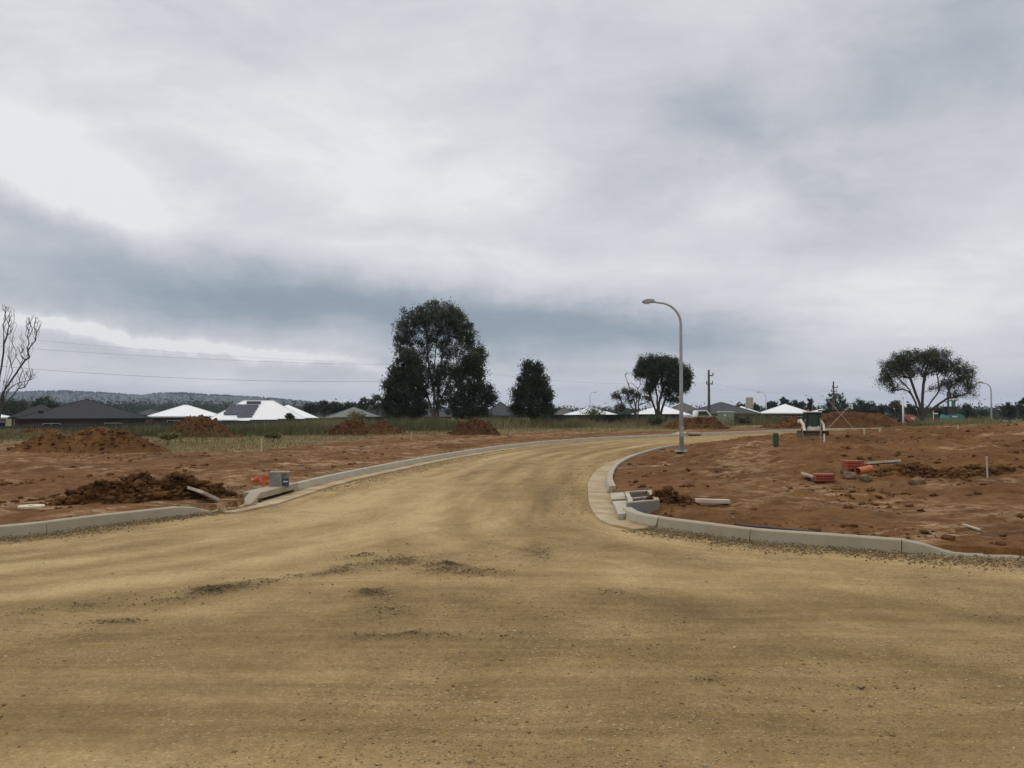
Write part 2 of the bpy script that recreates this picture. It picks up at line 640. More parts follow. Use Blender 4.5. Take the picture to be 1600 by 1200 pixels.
def make_road_mat():
    m, g, b, out = mat_new('road_gravel')
    P = g.n('ShaderNodeNewGeometry').outputs['Position']
    kl = g.attr('kl').outputs['Vector']; kr = g.attr('kr').outputs['Vector']
    wob = g.vmath('SCALE', g.vmath('SUBTRACT', g.noise(P, 0.35, 4, 0.55, color=True), (0.5, 0.5, 0.5)), 0.55)
    klw = g.vmath('ADD', kl, wob); krw = g.vmath('ADD', kr, wob); Pw = g.vmath('ADD', P, wob)
    wl, wr, wc = g.sep(g.attr('sw').outputs['Vector'])

    def streak(lat, run, off, det=4, rough=0.6):
        a1 = g.noise(g.mapping(klw, scale=(lat, run, 1), loc=(off, 0, 0)), 1.0, det, rough)
        a2 = g.noise(g.mapping(krw, scale=(lat, run, 1), loc=(off + 7, 3, 0)), 1.0, det, rough)
        a3 = g.noise(g.mapping(Pw, scale=(run, lat, 1), loc=(0, off, 5)), 1.0, det, rough)
        f = g.math('MULTIPLY', a1, wl)
        f = g.math('MULTIPLY_ADD', a2, wr, f)
        return g.math('MULTIPLY_ADD', a3, wc, f)
    broad = streak(0.55, 0.035, 0.0, 3)
    med = streak(1.7, 0.055, 4.0, 4)
    fine = streak(6.0, 0.16, 9.0, 4, 0.65)
    mid = g.noise(P, 1.1, 6, 0.7, 0.4)
    wisp = streak(3.2, 0.75, 14.0, 9, 0.78)
    patch = g.noise(P, 4.5, 7, 0.78, 0.5)
    grain = g.noise(P, 16.0, 5, 0.75)
    f = g.math('MULTIPLY', broad, 0.20)
    f = g.math('MULTIPLY_ADD', med, 0.20, f)
    f = g.math('MULTIPLY_ADD', fine, 0.15, f)
    f = g.math('MULTIPLY_ADD', mid, 0.18, f)
    f = g.math('MULTIPLY_ADD', wisp, 0.19, f)
    f = g.math('MULTIPLY_ADD', patch, 0.10, f)
    f = g.math('MULTIPLY_ADD', g.math('SUBTRACT', f, 0.5), 4.0, 0.5)
    f = g.math('MULTIPLY_ADD', g.math('SUBTRACT', g.attr('tone').outputs['Fac'], 0.5), 0.55, f)
    f = g.math('MULTIPLY_ADD', g.math('SUBTRACT', grain, 0.5), 0.42, f)
    c = g.ramp(f, [(0.0, (0.150, 0.094, 0.036)), (0.28, (0.220, 0.143, 0.057)), (0.50, (0.298, 0.199, 0.081)), (0.70, (0.38, 0.262, 0.112)), (0.98, (0.49, 0.356, 0.168))])
    # fine aggregate
    vo = g.n('ShaderNodeTexVoronoi')
    g.lk(P, vo.inputs['Vector']); vo.inputs['Scale'].default_value = 75.0
    sp = g.ramp(g.sep(vo.outputs['Color'])[0], [(0.0, 0.80), (0.5, 0.98), (0.88, 1.06), (1.0, 1.40)])
    c = g.mix(0.75, c, sp, 'MULTIPLY')
    # greyish brown scuffs of churned fines
    sc = g.ramp(g.noise(g.vmath('ADD', P, (31, 7, 0)), 0.8, 8, 0.74, 0.6), [(0.53, 0.0), (0.68, 0.5)])
    c = g.mix(sc, c, g.mix(0.5, c, (0.150, 0.096, 0.040)))
    # loose pale chips showing in wandering patches
    vc = g.n('ShaderNodeTexVoronoi')
    g.lk(P, vc.inputs['Vector']); vc.inputs['Scale'].default_value = 38.0
    chip = g.math('MULTIPLY', g.ramp(g.sep(vc.outputs['Color'])[1], [(0.80, 0.0), (0.86, 1.0)]), g.ramp(vc.outputs['Distance'], [(0.25, 1.0), (0.42, 0.0)]))
    chip = g.math('MULTIPLY', chip, g.ramp(g.noise(g.vmath('ADD', P, (3, 17, 0)), 0.9, 5, 0.7), [(0.46, 0.0), (0.6, 0.8)]))
    c = g.mix(chip, c, (0.46, 0.36, 0.22))
    dk = g.attr('dark').outputs['Fac']
    dkn = g.noise(g.mapping(P, scale=(4.0, 9.0, 1), rot=(0, 0, -0.5)), 1.0, 6, 0.75)
    dkm = g.math('MULTIPLY', dk, g.ramp(dkn, [(0.34, 0.12), (0.56, 1.0)]), clamp=True)
    c = g.mix(g.math('MULTIPLY', dkm, 0.95), c, (0.070, 0.047, 0.021))
    g.lk(c, b.inputs['Base Color'])
    b.inputs['Roughness'].default_value = 0.92
    b.inputs['Specular IOR Level'].default_value = 0.2
    bp = g.n('ShaderNodeBump')
    bp.inputs['Strength'].default_value = 0.75
    bp.inputs['Distance'].default_value = 0.02
    h = g.math('ADD', g.math('MULTIPLY', vo.outputs['Distance'], -0.5), g.math('MULTIPLY', g.noise(P, 18, 6, 0.7), 0.9))
    h = g.math('ADD', h, g.math('MULTIPLY', fine, 1.6))
    h = g.math('ADD', h, g.math('MULTIPLY', wisp, 2.2))
    h = g.math('ADD', h, g.math('MULTIPLY', g.math('MULTIPLY', dk, g.noise(P, 14, 6, 0.75)), 3.0))
    g.lk(h, bp.inputs['Height'])
    g.lk(bp.outputs[0], b.inputs['Normal'])
    return m


def make_leaf(name, dark, light, trans=0.25):
    m = bpy.data.materials.new(name)
    m.use_nodes = True
    g = NT(m.node_tree)
    out = g.n('ShaderNodeOutputMaterial')
    t = g.attr('tint').outputs['Fac']
    c = g.mix(t, dark, light)
    d1 = g.n('ShaderNodeBsdfPrincipled'); g.lk(c, d1.inputs['Base Color'])
    d1.inputs['Roughness'].default_value = 0.7
    d1.inputs['Specular IOR Level'].default_value = 0.2
    d2 = g.n('ShaderNodeBsdfTranslucent'); g.lk(c, d2.inputs['Color'])
    mx = g.n('ShaderNodeMixShader'); mx.inputs[0].default_value = trans
    g.lk(d1.outputs[0], mx.inputs[1]); g.lk(d2.outputs[0], mx.inputs[2])
    g.lk(mx.outputs[0], out.inputs['Surface'])
    return m


def make_stone(name, stops):
    m, g, b, out = mat_new(name)
    P = g.n('ShaderNodeNewGeometry').outputs['Position']
    t = g.attr('tint').outputs['Fac']
    f = g.math('MULTIPLY_ADD', g.math('SUBTRACT', g.noise(P, 60, 4, 0.6), 0.5), 0.3, t)
    g.lk(g.ramp(f, stops), b.inputs['Base Color'])
    b.inputs['Roughness'].default_value = 0.9
    b.inputs['Specular IOR Level'].default_value = 0.2
    return m


M_DIRT = make_dirt('red_dirt')
M_GROUND = make_ground()
M_ROAD = make_road_mat()
M_GUM = make_leaf('gum_leaf', (0.030, 0.040, 0.024), (0.115, 0.135, 0.085), 0.35)
M_DARKLEAF = make_leaf('dark_leaf', (0.022, 0.031, 0.018), (0.085, 0.104, 0.060), 0.35)
M_OLIVE = make_leaf('olive_leaf', (0.036, 0.041, 0.024), (0.125, 0.130, 0.080), 0.35)
M_WEED = make_leaf('weed_blade', (0.078, 0.086, 0.034), (0.29, 0.245, 0.12), 0.35)
M_STRAW = make_leaf('dry_blade', (0.17, 0.13, 0.055), (0.42, 0.34, 0.17), 0.3)
M_BARK = simple('bark', (0.072, 0.060, 0.048), 0.9, var=0.45, scale=3.0, bump=0.5)
M_PALEBARK = simple('pale_bark', (0.26, 0.235, 0.20), 0.85, var=0.4, scale=2.5, bump=0.4)
M_DEADBARK = simple('dead_bark', (0.085, 0.075, 0.066), 0.9, var=0.35, scale=3.0)
M_STONE = make_stone('gravel_stone', [(0.0, (0.13, 0.085, 0.036)), (0.4, (0.24, 0.16, 0.068)), (0.75, (0.36, 0.275, 0.15)), (1.0, (0.52, 0.44, 0.29))])
M_DARKSTONE = make_stone('dark_gravel', [(0.0, (0.11, 0.075, 0.034)), (0.5, (0.165, 0.113, 0.052)), (0.85, (0.25, 0.175, 0.085)), (1.0, (0.40, 0.30, 0.17))])
M_GREYSTONE = make_stone('grey_gravel', [(0.0, (0.12, 0.088, 0.045)), (0.5, (0.21, 0.152, 0.078)), (0.85, (0.30, 0.225, 0.125)), (1.0, (0.42, 0.34, 0.22))])
M_CONC = simple('kerb_concrete', (0.365, 0.328, 0.238), 0.85, var=0.16, scale=2.2, bump=0.25, dirt=(0.30, 0.235, 0.14), dirt_amt=0.55, spec=0.25)
M_CHANNEL = simple('channel_concrete', (0.47, 0.385, 0.255), 0.85, var=0.15, scale=2.0, bump=0.25, dirt=(0.32, 0.225, 0.11), dirt_amt=0.95, spec=0.25)
M_GREYCONC = simple('grey_concrete', (0.20, 0.205, 0.175), 0.85, var=0.15, scale=3.0, bump=0.25, dirt=(0.20, 0.17, 0.12), dirt_amt=0.4, spec=0.25)
M_PALECONC = simple('pale_concrete', (0.50, 0.465, 0.38), 0.85, var=0.16, scale=5.0, bump=0.25, dirt=(0.28, 0.19, 0.10), dirt_amt=0.6, spec=0.25)
M_GALV = simple('galvanised_steel', (0.36, 0.385, 0.395), 0.5, 0.15, var=0.2, scale=4.0)
M_WHITEROOF = simple('white_roof_sheet', (0.80, 0.80, 0.78), 0.5, var=0.03, scale=0.5)
M_DARKROOF = simple('charcoal_roof', (0.026, 0.026, 0.026), 0.75, var=0.2, scale=1.2, spec=0.15)
M_GREYROOF = simple('grey_roof', (0.065, 0.066, 0.068), 0.75, var=0.2, scale=1.2, spec=0.15)
M_OLIVEROOF = simple('olive_roof', (0.115, 0.12, 0.105), 0.6, var=0.2, scale=1.2)
M_BROWNROOF = simple('brown_roof', (0.07, 0.06, 0.052), 0.6, var=0.2, scale=1.2)
M_BRICKWALL = simple('dark_brick', (0.13, 0.09, 0.07), 0.9, var=0.3, scale=5.0)
M_CREAM = simple('cream_render', (0.50, 0.43, 0.32), 0.9, var=0.08, scale=1.0)
M_GLASS = simple('window_glass', (0.025, 0.03, 0.035), 0.08, var=0.1, spec=0.6)
M_TRIM = simple('white_trim', (0.70, 0.70, 0.68), 0.5, var=0.05)
M_FENCE = simple('green_fence_sheet', (0.033, 0.048, 0.040), 0.55, var=0.2, scale=0.8)
M_SOLAR = simple('solar_cell', (0.085, 0.085, 0.11), 0.65, var=0.15, scale=1.0, spec=0.12)
M_WHITEPAINT = simple('white_paint', (0.72, 0.71, 0.68), 0.5, var=0.06)
M_CREAMPAINT = simple('cream_paint', (0.74, 0.71, 0.60), 0.45, var=0.1, dirt=(0.30, 0.20, 0.11), dirt_amt=0.3)
M_BLACK = simple('black_plastic', (0.022, 0.022, 0.022), 0.55, var=0.3)
M_RUBBER = simple('rubber', (0.028, 0.024, 0.020), 0.85, var=0.3, dirt=(0.14, 0.08, 0.04), dirt_amt=0.4)
M_STEEL = simple('worn_steel', (0.13, 0.115, 0.09), 0.6, 0.3, var=0.3, scale=8, dirt=(0.16, 0.11, 0.06), dirt_amt=0.7)
M_CABGLASS = simple('tinted_glass', (0.03, 0.070, 0.046), 0.07, var=0.2, spec=0.6)
M_TEAL = simple('teal_paint', (0.012, 0.19, 0.17), 0.4, var=0.12, dirt=(0.12, 0.12, 0.09), dirt_amt=0.3)
M_RED = simple('red_paint', (0.42, 0.075, 0.055), 0.5, var=0.2, scale=4, dirt=(0.42, 0.24, 0.19), dirt_amt=0.5)
M_REDBLOCK = simple('red_plastic', (0.36, 0.070, 0.032), 0.6, var=0.25, scale=10, dirt=(0.15, 0.06, 0.03), dirt_amt=0.4)
M_ORANGE = simple('orange_pipe', (0.58, 0.16, 0.045), 0.45, var=0.1, scale=8, dirt=(0.30, 0.14, 0.06), dirt_amt=0.4)
M_MESHOR = simple('orange_mesh', (0.62, 0.13, 0.05), 0.6, var=0.15)
M_GREENBOX = simple('pale_green_paint', (0.235, 0.29, 0.185), 0.5, var=0.08, scale=2)
M_PILLAR = simple('green_plastic', (0.036, 0.072, 0.038), 0.5, var=0.12)
M_WOOD = simple('weathered_timber', (0.34, 0.26, 0.175), 0.85, var=0.25, scale=9)
M_PALEWOOD = simple('pale_timber', (0.52, 0.45, 0.34), 0.85, var=0.2, scale=9)
M_POLEWOOD = simple('pole_timber', (0.105, 0.085, 0.068), 0.9, var=0.3, scale=4)
M_WIRE = simple('wire', (0.11, 0.11, 0.12), 0.6, var=0.05)
M_CERAMIC = simple('ceramic', (0.12, 0.10, 0.09), 0.3, var=0.1)
M_LID = simple('cream_lid', (0.66, 0.58, 0.42), 0.7, var=0.08, scale=5, dirt=(0.42, 0.28, 0.15), dirt_amt=0.3)
M_PIPE = simple('black_poly_pipe', (0.028, 0.026, 0.024), 0.6, var=0.3, dirt=(0.12, 0.06, 0.03), dirt_amt=0.4)
M_BLUE = simple('blue_label', (0.045, 0.065, 0.10), 0.6, var=0.3)
M_HILL = make_leaf('hill_bush', (0.020, 0.026, 0.020), (0.055, 0.056, 0.038), 0.0)


# ------------------------------------------------------------------ setting
def axis(segs):
    out = []
    for a, b, st in segs:
        n = max(1, int(round((b - a) / st)))
        out += list(np.linspace(a, b, n, endpoint=False))
    out.append(segs[-1][1])
    return np.array(out)


def geo(a, b, n):
    return a + (b - a) * (np.geomspace(1, 200, n) - 1) / 199.0


def grid_faces(nx, ny):
    i = np.arange(nx - 1)[None, :] + nx * np.arange(ny - 1)[:, None]
    return np.stack([i, i + 1, i + nx + 1, i + nx], -1).reshape(-1, 4)


def make_ground_mesh():
    xs = np.concatenate([-geo(55, 4200, 46)[::-1][:-1], axis([(-55, -15, 0.34), (-15, 21, 0.105), (21, 48, 0.26)]), geo(48, 4200, 46)[1:]])
    ys = np.concatenate([-geo(9, 900, 20)[::-1][:-1], axis([(-9, 6, 0.6), (6, 38, 0.105), (38, 80, 0.30), (80, 130, 1.2)]), geo(130, 4500, 50)[1:]])
    X, Y = np.meshgrid(xs, ys)
    x, y = X.ravel(), Y.ravel()
    z, dL, sL, dR, sR, ins, dirt, dry, left = surf(x, y, True)
    d = np.minimum(dL, dR)
    nearside = y < NEAR_Y + 1.5
    z = np.where(ins, -0.30, z)
    z = np.where((~ins) & (d < 0.10), -0.30, z)
    z = np.where((dL < 0.45) & (sL > s_of(LCc, at(400, 788)[:2])) & (sL < s_of(LCc, at(462, 769)[:2])), -0.30, z)
    z = np.where((y < NEAR_Y) & (np.abs(x) < 170), 0.05, z)
    track = np.clip(1.6 * (vnoise(dL * 1.5 + 3, sL * 0.05, 71) + 0.12), 0, 1) * left
    pale = np.clip(track + np.clip(2.4 * (fbm(x * 0.6, y, 0.9, 3, 73) - 0.12), 0, 1), 0, 1)
    # a worn vehicle track on the right lot
    ta = at(1180, 700, 0.3); tb = at(1215, 790, .1); tc = at(1350, 815, .1)
    dt, _ = polydist(x, y, np.array([ta[:2], (4.5, 17), (5.2, 13.5), (8, 11.2)]))
    pale = np.maximum(pale, 0.9 * np.exp(-(dt / 0.9) ** 2) * ~left)
    np_mesh('ground', np.stack([x, y, z], 1), grid_faces(len(xs), len(ys)), M_GROUND, smooth=True,
            attrs={'dirt': dirt, 'dry': dry, 'pale': pale})
    bpy.data.objects['ground']['kind'] = 'structure'


def make_road():
    xs = np.concatenate([-geo(12, 165, 40)[::-1][:-1], axis([(-12, 9, 0.075), (9, 36, 0.3)]), geo(36, 165, 40)[1:]])
    ys = axis([(-11, 2, 0.8), (2, 13, 0.06), (13, 30, 0.14), (30, 98, 0.4)])
    X, Y = np.meshgrid(xs, ys)
    x, y = X.ravel(), Y.ravel()
    dL, sL, dR, sR, ins = field(x, y)
    near = (y < 16) & (y > 2)
    dm = np.zeros(x.shape); dm[near] = dark_mask(x[near], y[near])
    z = road_z(x, y, dm)
    d = np.minimum(dL, dR)
    z = np.where(d < 0.5, z * 0.3, z)
    ok = ins | ((d < 0.2) & (y > NEAR_Y))
    F = grid_faces(len(xs), len(ys))
    F = F[ok[F].all(1)]
    used = np.unique(F)
    remap = np.full(len(x), -1); remap[used] = np.arange(len(used))
    # brown and sandy areas of the pavement: (px, py, rx, ry, weight)
    tone = np.full(x.shape, 0.5)
    for px, py, rx, ry, a in ((800, 1010, 1300, 75, -0.22), (300, 1050, 420, 26, -0.15), (1150, 965, 380, 30, -0.15), (480, 800, 360, 35, 0.40), (840, 770, 120, 30, -0.45), (640, 770, 130, 40, 0.35),
                              (200, 885, 330, 22, 0.35), (1250, 900, 320, 26, 0.3), (1350, 1000, 260, 14, 0.3), (1100, 1120, 800, 26, 0.15), (300, 1180, 500, 30, 0.35), (720, 950, 200, 40, -0.25),
                              (900, 700, 160, 10, -0.25), (760, 712, 120, 8, 0.3), (1010, 690, 200, 4, 0.2)):
        c = at(px, py); ex = at(px + rx, py)[0] - c[0]; ey = abs(at(px, py - ry)[1] - c[1])
        tone += a * 0.8 * np.exp(-((x - c[0]) / ex) ** 2 - ((y - c[1]) / ey) ** 2)
    # wheel tracks sweeping into the bend: pale polished lines with darker shoulders
    nb = (y > 2.5) & (y < 60) & (np.abs(x) < 24)
    xn, yn = x[nb], y[nb]
    tr = np.zeros(xn.shape)
    tracks = [([(1750, 975), (1350, 915), (1080, 862), (930, 812), (868, 765), (862, 730), (905, 704), (1000, 690), (1150, 683)], .9, .55),
              ([(1750, 1020), (1300, 955), (1000, 895), (850, 830), (805, 775), (820, 735), (880, 706), (1000, 688)], .6, .5),
              ([(-200, 905), (100, 880), (380, 838), (560, 790), (690, 745), (800, 715), (930, 694), (1100, 681)], .9, .6),
              ([(-200, 950), (150, 915), (450, 865), (620, 808), (730, 757), (830, 718), (960, 694), (1100, 683)], .7, .5),
              ([(300, 1120), (600, 985), (760, 880), (790, 800), (800, 745), (850, 712), (960, 692)], .5, .45),
              ([(-200, 1060), (300, 1040), (800, 1055), (1300, 1080), (1800, 1075)], .5, .5),
              ([(-200, 985), (400, 965), (900, 985), (1400, 990), (1800, 1000)], .5, .5)]
    for pts, amp, wd in tracks:
        C = catmull([tuple(at(*q)[:2]) for q in pts], 0.8)
        dd, rr = polydist(xn, yn, coarse(C, 0.02))
        wobble = 0.6 + 0.9 * vnoise(rr * 0.35, rr * 0 + amp * 37, 19)
        for o in (0.0, 1.55):
            e = np.abs(dd - o) if o else dd
            tr += amp * 0.30 * wobble * np.exp(-(e / (0.16 + 0.10 * wd)) ** 2)
            tr -= amp * 0.22 * np.exp(-((e - 0.45) / 0.14) ** 2) * (0.5 + vnoise(rr * 0.8, rr * 0 + o, 23))
    tone[nb] += 1.15 * tr * (1 + 0.8 * fbm(xn, yn, 1.2, 3, 29))
    wl = np.exp(-(dL / 5.0) ** 2) + 0.02
    wr = np.exp(-(dR / 3.2) ** 2) + 0.02
    wc = S(10.5, 6.0, y) * 1.2 + 0.02
    ws = wl + wr + wc
    sw = np.stack([wl / ws, wr / ws, wc / ws], 1)
    o = np_mesh('road', np.stack([x, y, z], 1)[used], remap[F], M_ROAD, smooth=True,
                attrs={'sw': sw[used], 'dark': dm[used], 'tone': tone[used], 'kl': np.stack([dL, sL, 0 * dL], 1)[used], 'kr': np.stack([dR, sR, 0 * dR], 1)[used]})
    o['kind'] = 'structure'


make_ground_mesh()
make_road()


# ---- kerbs
def arclen(C):
    return np.concatenate([[0], np.cumsum(np.linalg.norm(np.diff(C, axis=0), axis=1))])


def sub_path(C, s0, s1, step):
    s = arclen(C)
    n = max(2, int((s1 - s0) / step) + 1)
    q = np.linspace(s0, s1, n)
    return np.stack([np.interp(q, s, C[:, 0]), np.interp(q, s, C[:, 1])], 1), q


def kerb_run(root, C, side, s0, s1, seg, channel, hfun=lambda s: 1.0, step=0.3, gap=0.014):
    """a row of cast kerb pieces; side=+1 when the verge lies left of the running direction"""
    s = s0
    k = 0
    while s < s1 - 0.05:
        e = min(s + seg * (0.92 + 0.16 * random.random()), s1)
        if s1 - e < 0.5: e = s1
        P, q = sub_path(C, s, e - gap, step)
        T = np.gradient(P, axis=0); T /= np.linalg.norm(T, axis=1)[:, None]
        N = np.stack([-T[:, 1], T[:, 0]], 1) * side
        off = random.uniform(-0.002, 0.002)
        V = []
        for i in range(len(P)):
            h = max(0.02, 0.155 * hfun(q[i])) + off
            prof = [(0.175, -0.25), (0.165, h), (0.065, h), (0.045, h - 0.012), (0.0, 0.016 if channel else -0.06)]
            if channel:
                prof += [(-0.36, 0.030), (-0.37, -0.08)]
            else:
                prof += [(0.0, -0.25)]
            for a, zz in prof:
                V.append((P[i, 0] + N[i, 0] * a, P[i, 1] + N[i, 1] * a, zz))
        m = len(prof)
        F = []
        for i in range(len(P) - 1):
            for j in range(m):
                F.append((i * m + j, i * m + (j + 1) % m, (i + 1) * m + (j + 1) % m, (i + 1) * m + j))
        F.append(tuple(range(m))); F.append(tuple(range((len(P) - 1) * m, len(P) * m)))
        b = MB().add(V, F)
        b.build('kerb_piece', M_CONC if not channel else M_CHANNEL2, root)
        s = e; k += 1


def make_channel_mat():
    """pale cast kerb, its flat gutter tray stained by road dust"""
    m, g, b, out = mat_new('kerb_and_channel')
    P = g.n('ShaderNodeNewGeometry').outputs['Position']
    z = g.sep(P)[2]
    n = g.noise(P, 2.2, 5, 0.6)
    kc = g.mix(n, (0.32, 0.288, 0.212), (0.45, 0.405, 0.305))
    cc = g.mix(g.ramp(g.noise(P, 1.3, 6, 0.7), [(0.38, 0.0), (0.62, 1.0)]), (0.47, 0.375, 0.235), (0.32, 0.225, 0.11))
    f = g.n('ShaderNodeMapRange')
    g.lk(g.math('MULTIPLY_ADD', g.math('SUBTRACT', n, 0.5), 0.02, z), f.inputs['Value'])
    f.inputs['From Min'].default_value = 0.03; f.inputs['From Max'].default_value = 0.055
    g.lk(g.mix(f.outputs[0], cc, kc), b.inputs['Base Color'])
    b.inputs['Roughness'].default_value = 0.88
    b.inputs['Specular IOR Level'].default_value = 0.2
    bp = g.n('ShaderNodeBump'); bp.inputs['Strength'].default_value = 0.3; bp.inputs['Distance'].default_value = 0.01
    g.lk(g.noise(P, 30, 5, 0.65), bp.inputs['Height']); g.lk(bp.outputs[0], b.inputs['Normal'])
    return m


M_CHANNEL2 = make_channel_mat()
sA = s_of(LC, at(300, 806)[:2]); sB = s_of(LC, at(392, 790)[:2]); sC = s_of(LC, at(466, 768)[:2])
sStart = s_of(LC, (-14, 6.4)); sEnd = s_of(LC, (46, 72))
kl1 = empty('kerb', (0, 0, 0)); kl1['kind'] = 'structure'
kerb_run(kl1, LC, 1, sStart, sA + 0.45, 2.4, False, lambda s: 1 - S(sA - 0.05, sA + 0.42, s))
kerb_run(kl1, LC, 1, sA + 0.46, sB - 0.02, 2.4, True, lambda s: 0.14)
kerb_run(kl1, LC, 1, sC + 0.02, sEnd, 2.4, True, lambda s: 1.0, 0.4)
rPitA = s_of(RC, at(949, 772)[:2]); rPitB = s_of(RC, at(966, 804)[:2])
rFar = s_of(RC, at(1052, 700.7)[:2]); rDrop = s_of(RC, at(1410, 866)[:2]); rFlush = s_of(RC, at(1505, 871)[:2]); rEnd = s_of(RC, (20, 7.3))
kr1 = empty('kerb', (0, 0, 0)); kr1['kind'] = 'structure'
kerb_run(kr1, RC, 1, rFar, rPitA, 2.4, True, lambda s: 1.0, 0.25)
kerb_run(kr1, RC, 1, rPitA + 0.01, rPitB, 4.0, True, lambda s: 0.15, 0.15)
kerb_run(kr1, RC, 1, rPitB + 0.01, rPitB + 1.6, 1.6, True, lambda s: 0.3 + 0.7 * S(rPitB, rPitB + 0.35, s), 0.15)
kerb_run(kr1, RC, 1, rPitB + 1.61, rDrop, 1.5, False, lambda s: 1.0, 0.2)
kerb_run(kr1, RC, 1, rDrop, rEnd, 2.4, False, lambda s: 1 - 0.8 * S(rDrop, rFlush, s), 0.2)


# ------------------------------------------------------------------ scattered loose stuff
OCT = np.array([(1, 0, 0), (-1, 0, 0), (0, 1, 0), (0, -1, 0), (0, 0, 1), (0, 0, -1)], float)
OCTF = np.array([(0, 2, 4), (2, 1, 4), (1, 3, 4), (3, 0, 4), (2, 0, 5), (1, 2, 5), (3, 1, 5), (0, 3, 5)])
CUB = np.array([(a, b, c) for c in (-1, 1) for a, b in ((-1, -1), (1, -1), (1, 1), (-1, 1))], float) * 0.75
CUBF = np.array([(0, 3, 2), (0, 2, 1), (4, 5, 6), (4, 6, 7), (0, 1, 5), (0, 5, 4), (1, 2, 6), (1, 6, 5), (2, 3, 7), (2, 7, 6), (3, 0, 4), (3, 4, 7)])


def rand_rot(n, rng):
    q = rng.normal(size=(n, 4)); q /= np.linalg.norm(q, axis=1)[:, None]
    w, x, y, z = q.T
    return np.stack([1 - 2 * (y * y + z * z), 2 * (x * y - z * w), 2 * (x * z + y * w), 2 * (x * y + z * w), 1 - 2 * (x * x + z * z), 2 * (y * z - x * w),
                     2 * (x * z - y * w), 2 * (y * z + x * w), 1 - 2 * (x * x + y * y)], 1).reshape(n, 3, 3)


def lumps(name, pts, size, mat, base='oct', flat=0.6, seed=1, parent=None, tint=None, loc=None):
    rng = np.random.default_rng(seed)
    B, BF = (OCT, OCTF) if base == 'oct' else (CUB, CUBF)
    n, k = len(pts), len(B)
    V = B[None] * (1 + rng.uniform(-0.4, 0.4, (n, k, 1))) + rng.uniform(-0.15, 0.15, (n, k, 3))
    V = V * rng.uniform(0.6, 1.25, (n, 1, 3))
    V = np.einsum('nij,nkj->nki', rand_rot(n, rng), V)
    V[:, :, 2] *= flat
    V = V * size[:, None, None] * 0.5 + pts[:, None, :]
    F = (BF[None] + k * np.arange(n)[:, None, None]).reshape(-1, 3)
    t = rng.uniform(0, 1, n) if tint is None else tint
    o = np_mesh(name, V.reshape(-1, 3), F, mat, parent, attrs={'tint': np.repeat(t, k)}, loc=loc)
    o['kind'] = 'stuff'
    return o


def scatter_road():
    rng = np.random.default_rng(5)
    # loose stone over the nearest pavement, in wandering patches
    n = 200000
    y = 2.6 + 10 * rng.random(n) ** 1.7
    x = rng.uniform(-1, 1, n) * (1.0 + y * 0.72)
    dens = np.clip(0.28 + 1.5 * fbm(x * 0.5, y, 1.0, 3, 55) + 0.45 * (1 - S(3.2, 5.2, y)), 0.03, 1)
    k = rng.random(n) < dens * 0.6
    x, y = x[k], y[k]
    ins = inpoly(x, y, ROADPOLY)
    x, y = x[ins], y[ins]
    sz = 0.003 + 0.008 * rng.random(len(x)) ** 2 + 0.012 * (rng.random(len(x)) < 0.02)
    z = road_z(x, y) + sz * 0.10
    lumps('loose_gravel', np.stack([x, y, z], 1), sz * 1.5, M_STONE, 'oct', 0.6, 3, tint=0.25 + 0.7 * rng.random(len(x)))
    # dark gravel spread along the wheel lines
    n = 90000
    pts = []
    for cx, cy, rx, ry, a, ct, st in DARKW:
        m = int(1100 * a)
        u, v = rng.normal(size=m) * rx * 0.95, rng.normal(size=m) * ry * 1.2
        px = cx + u * ct - v * st; py = cy + u * st + v * ct
        pts.append(np.stack([px, py], 1))
    P = np.vstack(pts)
    dm = dark_mask(P[:, 0], P[:, 1])
    P = P[rng.random(len(P)) < np.clip(dm * 1.2, 0.05, 1)]
    sz = 0.004 + 0.015 * rng.random(len(P)) ** 4
    z = road_z(P[:, 0], P[:, 1]) + sz * 0.15
    lumps('dark_gravel', np.column_stack([P, z]), sz * 1.4, M_DARKSTONE, 'oct', 0.7, 4)
    # gravel swept up against the kerb feet
    pts = []
    for C, s0, s1, side, w, m in ((RC, rPitB + 1.5, rEnd - 6, 1, 0.26, 22000), (LC, sStart, sB, 1, 0.22, 14000), (LC, sC, sC + 14, 1, 0.5, 3500), (RC, rFar, rPitB, 1, 0.6, 1500)):
        s = rng.uniform(s0, s1, m)
        al = arclen(C)
        cx, cy = np.interp(s, al, C[:, 0]), np.interp(s, al, C[:, 1])
        ex, ey = np.interp(s + .05, al, C[:, 0]) - cx, np.interp(s + .05, al, C[:, 1]) - cy
        L = np.hypot(ex, ey); nx, ny = -ey / L * side, ex / L * side
        off = np.abs(rng.normal(size=m)) * w * (0.6 + 1.2 * np.abs(vnoise(s * 0.7, s * 0, 9))) + (0.01 if w < 0.4 else 0.36)
        pts.append(np.stack([cx - nx * off, cy - ny * off, 0.006 + 0.045 * np.exp(-off / 0.15) * rng.random(m)], 1))
    P = np.vstack(pts)
    sz = 0.006 + 0.020 * rng.random(len(P)) ** 3
    lumps('kerbside_gravel', P, sz * 1.3, M_GREYSTONE, 'oct', 0.7, 6)


